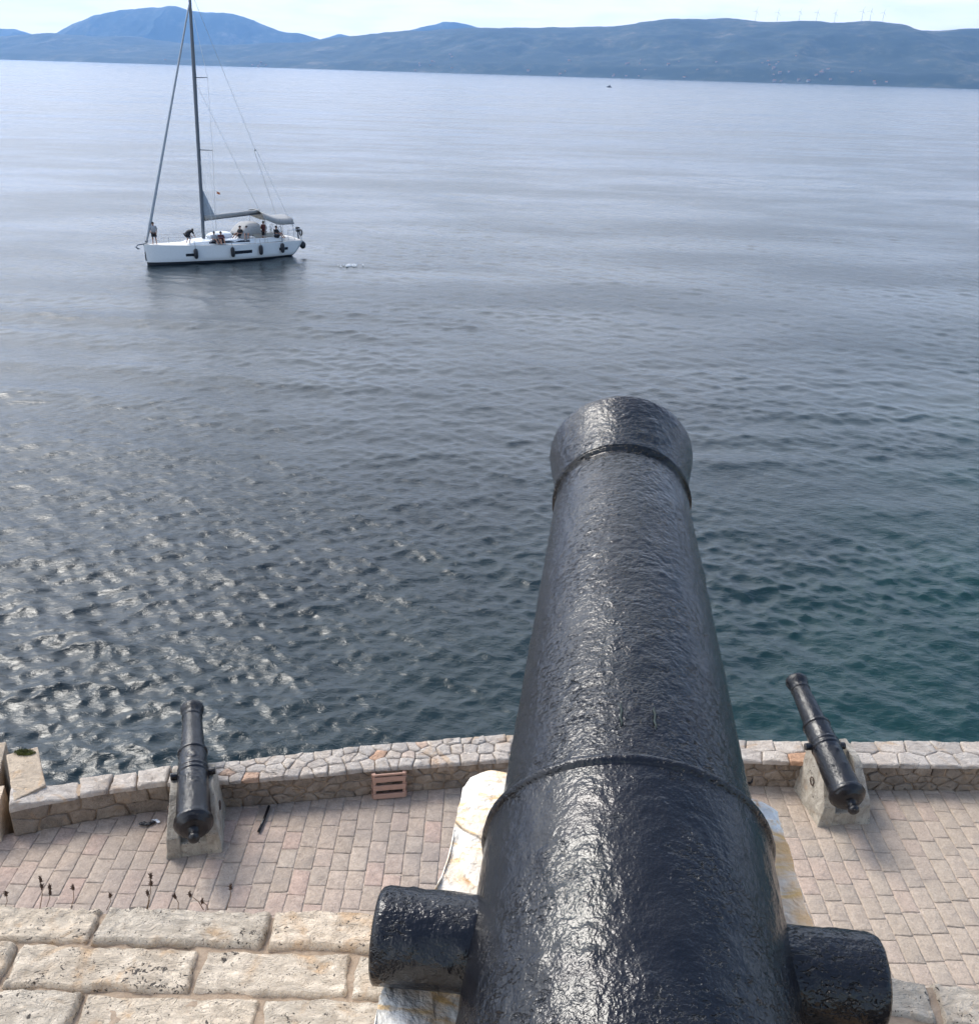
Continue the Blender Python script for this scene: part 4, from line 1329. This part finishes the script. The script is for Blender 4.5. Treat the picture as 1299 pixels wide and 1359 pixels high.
# ------------------------------------------------------------------ the yacht
YB = on_level(193, 352, 0.0); YS = on_level(390, 334.5, 0.0)
hd_ = (YB - YS); LOA = float(np.hypot(hd_[0], hd_[1])) 
YROT = math.atan2(hd_[1], hd_[0])
YC = (YB + YS) / 2
yacht = thing('sailing_yacht', 'white sailing yacht with furled sails and grey canvas covers motoring across the bay', 'sailing yacht', (YC[0], YC[1], 0), YROT)
KL = LOA / 12.9
def ypt(p):
    c, s = math.cos(YROT), math.sin(YROT)
    return (YC[0] + p[0] * c - p[1] * s, YC[1] + p[0] * s + p[1] * c, p[2])
def sheer(x):
    t = (x / KL + 6.45) / 12.9
    return 1.28 + 0.02 * (1 - t) + 0.38 * t * t
def halfbeam(x):
    t = (x / KL + 6.45) / 12.9
    return 2.02 * min(1.0, (1 - t) ** 0.62 * 1.50) * (0.90 + 0.10 * math.sin(math.pi * min(1, t * 1.6))) + 0.015
def hull():
    nst = 44
    secs = []
    mats = []
    for i in range(nst):
        t = i / (nst - 1)
        xd = (-6.45 + 12.9 * t) * KL
        hb_, sh_ = halfbeam(xd), sheer(xd)
        row = []
        for j in range(13):
            u = j / 12
            z = sh_ + (-0.45 - sh_) * u
            # topsides nearly vertical, rounding under at the waterline
            w_ = hb_ * (1 - 0.10 * u - 0.55 * max(0, u - 0.55) ** 1.5 * 2.4)
            # stem and transom rake
            x = xd - (0.0 if t < 0.5 else 0.22 * ((t - 0.5) * 2) ** 4 * u) + (1.35 * u ** 1.2 * (1 - t / 0.16) if t < 0.16 else 0)
            row.append((x, w_, z))
        secs.append(row)
    S = np.array(secs)
    P = np.concatenate([S, (S * [1, -1, 1])[:, ::-1]], 1)
    V = P.reshape(-1, 3)
    nv = P.shape[1]
    Fs, mi = [], []
    for i in range(nst - 1):
        for j in range(nv):
            j2 = (j + 1) % nv
            if j2 == 0: continue
            Fs.append((i * nv + j, (i + 1) * nv + j, (i + 1) * nv + j2, i * nv + j2)); 
            zc = np.mean([V[q][2] for q in Fs[-1]])
            mi.append(1 if zc < 0.17 else 0)
    Fs.append(tuple(range(nv))); mi.append(0)
    Fs.append(tuple((nst - 1) * nv + k for k in range(nv - 1, -1, -1))); mi.append(0)
    o = mesh_obj('hull', V, Fs, [M_gelcoat, M_antifoul], yacht, True, mi)
    dk = []
    for i in range(nst):
        x, w_, z = S[i, 0]
        dk.append([(x, w_ - 0.03, z - 0.03), (x, 0, z + 0.04), (x, -w_ + 0.03, z - 0.03)])
    grid_mesh('deck', np.array(dk), M_deck, yacht)
    return o
HULL = hull()
def side_panel(x0, x1, z0, z1, name, parent):
    mb = MB()
    n_ = 8
    V = []
    for i in range(n_ + 1):
        x = (x0 + (x1 - x0) * i / n_) * KL
        for z in (z0, z1):
            u = (sheer(x) - z) / (sheer(x) + 0.45)
            y = halfbeam(x) * (1 - 0.10 * u - 0.55 * max(0, u - 0.55) ** 1.5 * 2.4)
            V += [(x, y + 0.012, z), (x, y - 0.02, z)]
    Fs = []
    for i in range(n_):
        a = i * 4; b = a + 4
        Fs += [(a, b, b + 2, a + 2), (a + 1, a + 3, b + 3, b + 1), (a, a + 1, b + 1, b), (a + 2, b + 2, b + 3, a + 3)]
    Fs += [(0, 2, 3, 1), (n_ * 4, n_ * 4 + 1, n_ * 4 + 3, n_ * 4 + 2)]
    mb.add(V, Fs)
    mb.build(name, M_glass, parent)
    mb2 = MB().add([(x, -y, z) for x, y, z in V], [f[::-1] for f in Fs])
    mb2.build(name, M_glass, parent)
side_panel(2.75, 3.5, 0.62, 0.84, 'hull_window', HULL)
side_panel(-1.75, -0.05, 0.62, 0.88, 'hull_window', HULL)
side_panel(-5.0, -4.2, 0.62, 0.84, 'hull_window', HULL)
# dark stem plate and anchor
MB().box((6.36 * KL, 0, 0.75), (0.05, 0.10, 0.75), bevel=0.01).build('stem_plate', M_navy, yacht)
an = MB().tube([(6.2 * KL, 0, 1.70), (6.85 * KL, 0, 1.66), (7.05 * KL, 0, 1.45)], [0.05, 0.05, 0.03], 6)
an.add([(6.75 * KL, -0.22, 1.36), (6.75 * KL, 0.22, 1.36), (7.12 * KL, 0, 1.55), (6.9 * KL, 0, 1.30)], [(0, 1, 2), (0, 3, 1), (1, 3, 2), (2, 3, 0)])
an.build('anchor', M_spar, yacht)
# coachroof with long side windows
def coachroof():
    st = [(3.3, 0.55, 0.05), (2.6, 0.85, 0.22), (1.2, 1.12, 0.34), (-0.6, 1.25, 0.40), (-2.0, 1.28, 0.42), (-2.5, 1.25, 0.40)]
    rows = []
    for x, w_, h in st:
        z0 = sheer(x * KL) - 0.02
        rows.append([(x * KL, w_ + 0.10, z0), (x * KL, w_, z0 + h * 0.85), (x * KL, w_ * 0.75, z0 + h), (x * KL, 0, z0 + h + 0.06), (x * KL, -w_ * 0.75, z0 + h), (x * KL, -w_, z0 + h * 0.85), (x * KL, -w_ - 0.10, z0)])
    P = np.array(rows)
    V = P.reshape(-1, 3); Fs = []
    for i in range(len(st) - 1):
        for j in range(6):
            Fs.append((i * 7 + j, i * 7 + j + 1, (i + 1) * 7 + j + 1, (i + 1) * 7 + j))
    Fs += [tuple(range(6, -1, -1)), tuple((len(st) - 1) * 7 + k for k in range(7))]
    c = mesh_obj('coachroof', V, Fs, M_gelcoat, yacht)
    for s in (-1, 1):
        w = MB()
        pts = []
        for x, yy, h in ((1.5, 1.13, 0.31), (0.2, 1.25, 0.36), (-1.9, 1.34, 0.38)):
            z0 = sheer(x * KL) - 0.02
            pts += [(x * KL, s * (yy + 0.035), z0 + h * 0.30), (x * KL, s * (yy - 0.025), z0 + h * 0.74)]
        w.add(pts + [(a, b - s * 0.06, c_) for a, b, c_ in pts], [(0, 2, 3, 1), (2, 4, 5, 3), (6, 7, 9, 8), (8, 9, 11, 10), (0, 1, 7, 6), (4, 10, 11, 5), (1, 3, 9, 7), (3, 5, 11, 9), (0, 6, 8, 2), (2, 8, 10, 4)])
        w.build('cabin_window', M_glass, c)
    # rounded white raised hatch garage / folded tender under its cover
    gm_ = MB()
    gm_.sphere((0.15 * KL, 0.0, sheer(0) + 0.52), 1.15, 0.72, 0.36, 18, 10)
    gm_.build('hatch_cover', M_gelcoat, c, True)
coachroof()
MX = 1.50 * KL
MZ = sheer(MX) + 0.36
rake = -math.tan(R(2.0))
def mast_at(h):
    return Vector((MX + rake * h, 0, MZ + h))
MTOP = 18.6
mast = MB()
pts = [mast_at(h) for h in np.linspace(0, MTOP, 12)]
mast.tube(pts, [0.145] * 9 + [0.13, 0.115, 0.10], 12).build('mast', M_spar, yacht, True)
mo = bpy.data.objects['mast']
for hh, ln in ((6.9, 1.35), (12.2, 1.1)):
    for s in (-1, 1):
        b = mast_at(hh)
        MB().tube([b, b + Vector((-0.62, s * ln, 0.04))], [0.05, 0.03], 6).build('spreader', M_spar, mo)
# forestay with furled jib
HB = Vector((6.15 * KL, 0, sheer(6.1 * KL) + 0.12)); HT = mast_at(17.6)
fs = []
rr_ = []
for t in np.linspace(0, 1, 14):
    fs.append(HB.lerp(HT, t)); rr_.append(0.05 if t < 0.03 else 0.13 - 0.07 * t)
MB().tube(fs, rr_, 10).build('furled_jib', M_sail, yacht, True)
MB().sphere(tuple(HB + Vector((0, 0, 0.12))), 0.13, 0.13, 0.12).build('furler_drum', M_spar, yacht, True)
# standing rigging
def wire(a, b, r_=0.014):
    MB().tube([a, b], r_, 5).build('stay', M_steel, yacht)
for s in (-1, 1):
    d0 = Vector((MX - 0.5, s * (halfbeam(MX) - 0.12), sheer(MX)))
    s1 = mast_at(6.9) + Vector((-0.62, s * 1.35, 0.04)); s2 = mast_at(12.2) + Vector((-0.62, s * 1.1, 0.04))
    wire(d0, s1); wire(s1, s2); wire(s2, mast_at(17.6)); wire(d0, mast_at(6.7))
    q = mast_at(18.5).lerp(Vector((-6.2 * KL, s * 0.4, sheer(-6.2) + 0.1)), 0.62)
    wire(q, Vector((-6.2 * KL, s * 1.5, sheer(-6.2) + 0.1)))
q = mast_at(18.5).lerp(Vector((-6.2 * KL, 0, sheer(-6.2) + 0.1)), 0.62)
wire(mast_at(18.5), q)
MB().sphere(tuple(q), 0.07).build('backstay_block', M_spar, yacht)
# boom, stacked mainsail, low triangle of sail at the mast
B0 = mast_at(1.45) + Vector((-0.12, 0, 0)); B1 = Vector((-3.45 * KL, 0.25, MZ + 1.75))
bo = MB().tube([B0, B1], 0.09, 10).build('boom', M_spar, yacht, True)
pts, rads = [], []
for t in np.linspace(0.0, 1, 10):
    pts.append(B0.lerp(B1, 0.01 + 0.98 * t) + Vector((0, 0, 0.17))); rads.append(0.20 - 0.06 * t + 0.015 * math.sin(t * 19))
MB().tube(pts, rads, 10).build('sail_pack', M_canvas, yacht, True)
a, b, c_ = mast_at(1.75) + Vector((-0.10, 0, 0)), mast_at(3.95) + Vector((-0.10, 0, 0)), B0 + Vector((-0.95, 0.02, 0.35))
ms = MB().add([a + Vector((0, .02, 0)), b + Vector((0, .02, 0)), c_ + Vector((0, .03, 0)), a - Vector((0, .02, 0)), b - Vector((0, .02, 0)), c_ - Vector((0, .03, 0)), (a + b + c_) / 3 + Vector((0, 0.10, 0))],
              [(0, 2, 6), (2, 1, 6), (1, 0, 6), (3, 4, 5), (0, 1, 4, 3), (1, 2, 5, 4), (2, 0, 3, 5)])
ms.build('mainsail', M_sail, yacht)
wire(mast_at(12.0), B1 + Vector((0, 0, 0.1)), 0.012)
# canvas: sprayhood over the companionway and bimini over the cockpit
def canopy(name, x0, x1, w_, z0, z1, hang, mat, crown=0.16):
    rows = []
    for t in np.linspace(0, 1, 9):
        x = (x0 + (x1 - x0) * t) * KL
        zt = z0 + (z1 - z0) * math.sin(min(1, t * 1.5) * math.pi / 2)
        row = []
        for s in np.linspace(-1, 1, 13):
            yy = s * w_
            z = zt + crown * (1 - s * s) - hang * max(0, abs(s) - 0.85) / 0.15
            row.append((x, yy, z))
        rows.append(row)
    P = np.array(rows)
    o = grid_mesh(name, P, mat, yacht)
    md = o.modifiers.new('thick', 'SOLIDIFY'); md.thickness = 0.03
    return o
canopy('sprayhood', -1.2, -2.95, 1.35, sheer(-1) + 0.5, sheer(-2) + 1.38, 0.70, M_canvas, 0.12)
canopy('bimini', -3.15, -5.85, 1.60, sheer(-4) + 2.30, sheer(-5) + 1.70, 0.34, M_canvas, 0.24)
for x in (-3.4, -4.6, -5.7):
    for s in (-1, 1):
        MB().tube([(x * KL, s * 1.52, sheer(x) + (2.2 if x > -4 else 1.85)), ((x + (0.3 if x > -4 else -0.1)) * KL, s * 1.60, sheer(x))], 0.022, 6).build('bimini_pole', M_steel, yacht)
# cockpit: wheel pedestals, coaming, stern rails
MB().box((-3.9 * KL, 0, sheer(-4) + 0.28), (2.4, 0.5, 0.5), bevel=0.06).build('cockpit_table', M_deck, yacht)
for s in (-1, 1):
    MB().box((-3.6 * KL, s * 1.35, sheer(-3.6) + 0.16), (2.5 * KL, 0.30, 0.34), bevel=0.05).build('coaming', M_gelcoat, yacht)
    wc = Vector((-4.9 * KL, s * 0.85, sheer(-5) + 0.75))
    wh = MB().tube([wc + Vector((0, 0.38 * math.cos(a_), 0.38 * math.sin(a_))) for a_ in np.linspace(0, 2 * math.pi, 21)], 0.02, 6)
    for k in range(5):
        a_ = k * 2 * math.pi / 5
        wh.tube([wc, wc + Vector((0, 0.38 * math.cos(a_), 0.38 * math.sin(a_)))], 0.012, 5)
    wh.build('steering_wheel', M_steel, yacht)
    MB().tube([(-4.75 * KL, s * 0.85, sheer(-5)), (-4.8 * KL, s * 0.85, sheer(-5) + 0.8)], [0.14, 0.10], 8).build('helm_pedestal', M_gelcoat, yacht)
    # guard rails
    rl = MB()
    prev = None
    for x in np.linspace(6.2, -6.3, 9):
        yy = s * (halfbeam(x * KL) - 0.07)
        b = Vector((x * KL, yy, sheer(x * KL)))
        rl.tube([b, b + Vector((0, 0, 0.62))], 0.014, 5)
        if prev is not None:
            for hz in (0.32, 0.62):
                rl.tube([prev + Vector((0, 0, hz)), b + Vector((0, 0, hz))], 0.008, 4)
        prev = b
    rl.build('guard_rail', M_steel, yacht)
sr = MB()
for s in (-1, 1):
    y0 = s * 1.75
    sr.tube([(-5.2 * KL, y0, sheer(-5) + 0.9), (-6.35 * KL, s * 1.6, sheer(-6) + 0.9), (-6.40 * KL, s * 0.6, sheer(-6) + 0.9)], 0.02, 6)
    for x in (-5.2, -6.35):
        sr.tube([(x * KL, s * 1.65, sheer(x)), (x * KL, s * 1.65, sheer(x) + 0.9)], 0.018, 6)
sr.build('stern_rail', M_steel, yacht)
ob_ = MB().box((-6.45 * KL, 0.95, sheer(-6) + 0.80), (0.30, 0.30, 0.42), bevel=0.07)
ob_.tube([(-6.45 * KL, 0.95, sheer(-6) + 0.6), (-6.5 * KL, 0.95, sheer(-6) - 0.05)], 0.06, 8)
ob_.build('outboard_motor', M_navy, yacht)
lb = MB().tube([(-6.42 * KL, 1.55 + 0.24 * math.cos(a_), sheer(-6) + 0.62 + 0.24 * math.sin(a_)) for a_ in np.linspace(0, 2 * math.pi, 17)], 0.065, 8)
o = lb.build('lifebuoy', M_navy, None, True); o.location = (YC[0], YC[1], 0); o.rotation_euler = (0, 0, YROT)
tag(o, 'dark ring lifebuoy hung on the stern rail of the yacht', 'lifebuoy')
# fenders over the near side
FL = ['foremost dark fender hanging beside the small bow window of the yacht', 'dark fender hanging at the front of the long hull window of the yacht',
      'dark fender hanging alone on the bare hull behind the long window', 'aftmost dark fender hanging near the stern of the yacht']
for i, x in enumerate((2.78, -0.05, -2.45, -4.42)):
    y = halfbeam(x * KL) + 0.12
    f = thing('fender', FL[i], 'fender', ypt((x * KL, y, 0.42)), YROT, 'fenders along the yacht side')
    MB().tube([(0, 0, 0), (0, 0, 0.06), (0, 0, 0.20), (0, 0, 0.62), (0, 0, 0.76), (0, 0, 0.82)], [0.05, 0.13, 0.17, 0.17, 0.13, 0.04], 12).build('bumper', M_navy, f, True)
    MB().tube([(0, 0, 0.80), (0, -0.12, sheer(x * KL) - 0.42 + 0.35)], 0.014, 5).build('rope', M_navy, f)
f = thing('fender', 'black ball fender hanging at the transom corner of the yacht', 'fender', ypt((-6.55 * KL, 1.55, 0.85)), YROT, 'fenders along the yacht side')
MB().sphere((0, 0, 0), 0.27, 0.27, 0.33, 14, 10).build('bumper', M_navy, f, True)
MB().tube([(0, 0, 0.3), (0.1, -0.05, 0.75)], 0.014, 5).build('rope', M_navy, f)
def aboard(J, x, y, dz, rot, shirt, shorts, label):
    p = ypt((x * KL, y, sheer(x * KL) + dz))
    person(J, p, YROT + R(rot), shirt, shorts, label)
aboard(STAND, 5.55, 0.12, 0.02, 60, M_shirt_pale, M_shorts, 'person in pale top and dark shorts standing at the yacht bow')
aboard(BEND, 3.0, 0.55, 0.02, 200, M_shirt_black, M_shorts, 'person in black bending over the foredeck of the yacht')
aboard(SIT, 1.05, 1.15, 0.10, 100, M_shirt_pale, M_shorts, 'person in pale top sitting on deck right beside the mast')
aboard(SIT, 0.55, 1.3, 0.10, 80, M_shirt_red, M_shorts, 'person sitting just aft of the mast in a dark red top')
aboard(SIT, -1.3, 0.85, 0.42, 20, M_shirt_black, M_shorts, 'person in black sitting at the front of the sprayhood')
aboard(SIT, -1.85, 0.95, 0.40, 60, M_shirt_black, M_shorts, 'person in black half under the sprayhood, the one nearer the stern')
aboard(STAND, -3.45, 0.75, -0.10, 30, M_shirt_red, M_shorts, 'person in dark red standing in the cockpit behind the sprayhood')
aboard(SIT, -4.25, 1.45, 0.34, 120, M_shirt_black, M_shorts, 'person sitting on the cockpit side under the bimini')
# small courtesy flag on its halyard
fp = mast_at(3.6) + Vector((-0.9, 1.1, 0))
fl = MB()
V = []
for i in range(6):
    for j in range(2):
        V += [(fp.x - 0.05 * i, fp.y + 0.03 * math.sin(i * 1.3) + 0.008, fp.z - 0.02 * i + 0.17 * j), (fp.x - 0.05 * i, fp.y + 0.03 * math.sin(i * 1.3) - 0.008, fp.z - 0.02 * i + 0.17 * j)]
Fs = []
for i in range(5):
    a = i * 4
    Fs += [(a, a + 4, a + 6, a + 2), (a + 1, a + 3, a + 7, a + 5)]
fl.add(V, Fs)
fl.build('flag', M_orange, yacht)
wire(mast_at(6.9) + Vector((-0.4, 0.9, 0)), Vector((MX - 0.6, 1.6, sheer(MX))), 0.008)

# white froth of the wake astern
def foam(name, c, lx, ly, n_, ang, seed):
    g = np.random.default_rng(seed)
    mb = MB()
    for _ in range(n_):
        u, v_ = g.normal() * 0.42, g.normal() * 0.38
        x, y = u * lx, v_ * ly + 0.12 * ly * math.sin(u * 5)
        r_ = abs(g.normal()) * 0.035 + 0.022
        mb.sphere((x, y, g.uniform(-0.04, 0.06) * math.exp(-(v_ * 2) ** 2)), r_ * 1.8, r_, r_ * 0.5, 6, 4)
    o = mb.build(name, M_foam, None, True)
    o.location = c; o.rotation_euler = (0, 0, ang)
    return tag(o, kind='stuff')
pw = on_level(465, 353, 0.0)
o = foam('wake_foam', (pw[0], pw[1], 0.05), 1.2, 0.6, 42, R(20), 4)
tag(o, 'short white curl of foam on the sea just astern of the yacht', 'foam')

# far small motor boat
pb = on_level(808, 115.5, 0.0)
b = thing('motorboat', 'tiny dark motorboat far out near the opposite shore', 'motorboat', (pb[0], pb[1], 0), R(200))
def mini_hull(L_, B_, H_):
    rows = []
    for t in np.linspace(0, 1, 12):
        w_ = B_ / 2 * min(1, (1 - t) ** 0.6 * 1.35) + 0.02
        x = -L_ / 2 + L_ * t
        h = H_ * (0.8 + 0.35 * t * t)
        rows.append([(x, w_, h), (x - 0.1 * t, w_ * 0.85, 0.1), (x - 0.3 * t, w_ * 0.3, -0.4), (x - 0.3 * t, -w_ * 0.3, -0.4), (x - 0.1 * t, -w_ * 0.85, 0.1), (x, -w_, h)])
    P = np.array(rows); V = P.reshape(-1, 3); Fs = []
    for i in range(11):
        for j in range(6):
            Fs.append((i * 6 + j, (i + 1) * 6 + j, (i + 1) * 6 + (j + 1) % 6, i * 6 + (j + 1) % 6))
    Fs += [tuple(range(6)), tuple(66 + k for k in range(5, -1, -1))]
    return V, Fs
V, Fs = mini_hull(7.5, 2.6, 1.1)
mesh_obj('hull', V, Fs, M_spar, b)
MB().box((-0.6, 0, 1.75), (2.6, 1.9, 1.7), bevel=0.25).build('cabin', M_spar, b)
MB().tube([(-1, 0, 2.5), (-1, 0, 4.4)], 0.08, 6).build('mast', M_spar, b)

# ------------------------------------------------------------------ haze: the sea air over the bay
def haze():
    mb = MB().add([(x, y, z) for x in (-14000, 14000) for y in (-120, 17800) for z in (-10, 1150)],
                  [(0, 1, 3, 2), (4, 6, 7, 5), (0, 4, 5, 1), (2, 3, 7, 6), (0, 2, 6, 4), (1, 5, 7, 3)])
    m = bpy.data.materials.new('sea_haze')
    m.use_nodes = True
    nt = NT(m.node_tree)
    v = nt.n('ShaderNodeVolumePrincipled', {'Color': (0.24, 0.51, 1.0, 1), 'Density': HAZE_DENSITY, 'Anisotropy': 0.35})
    nt.n('ShaderNodeOutputMaterial', {'Volume': v.outputs[0]})
    o = mb.build('haze', m)
    tag(o, kind='stuff')
haze()
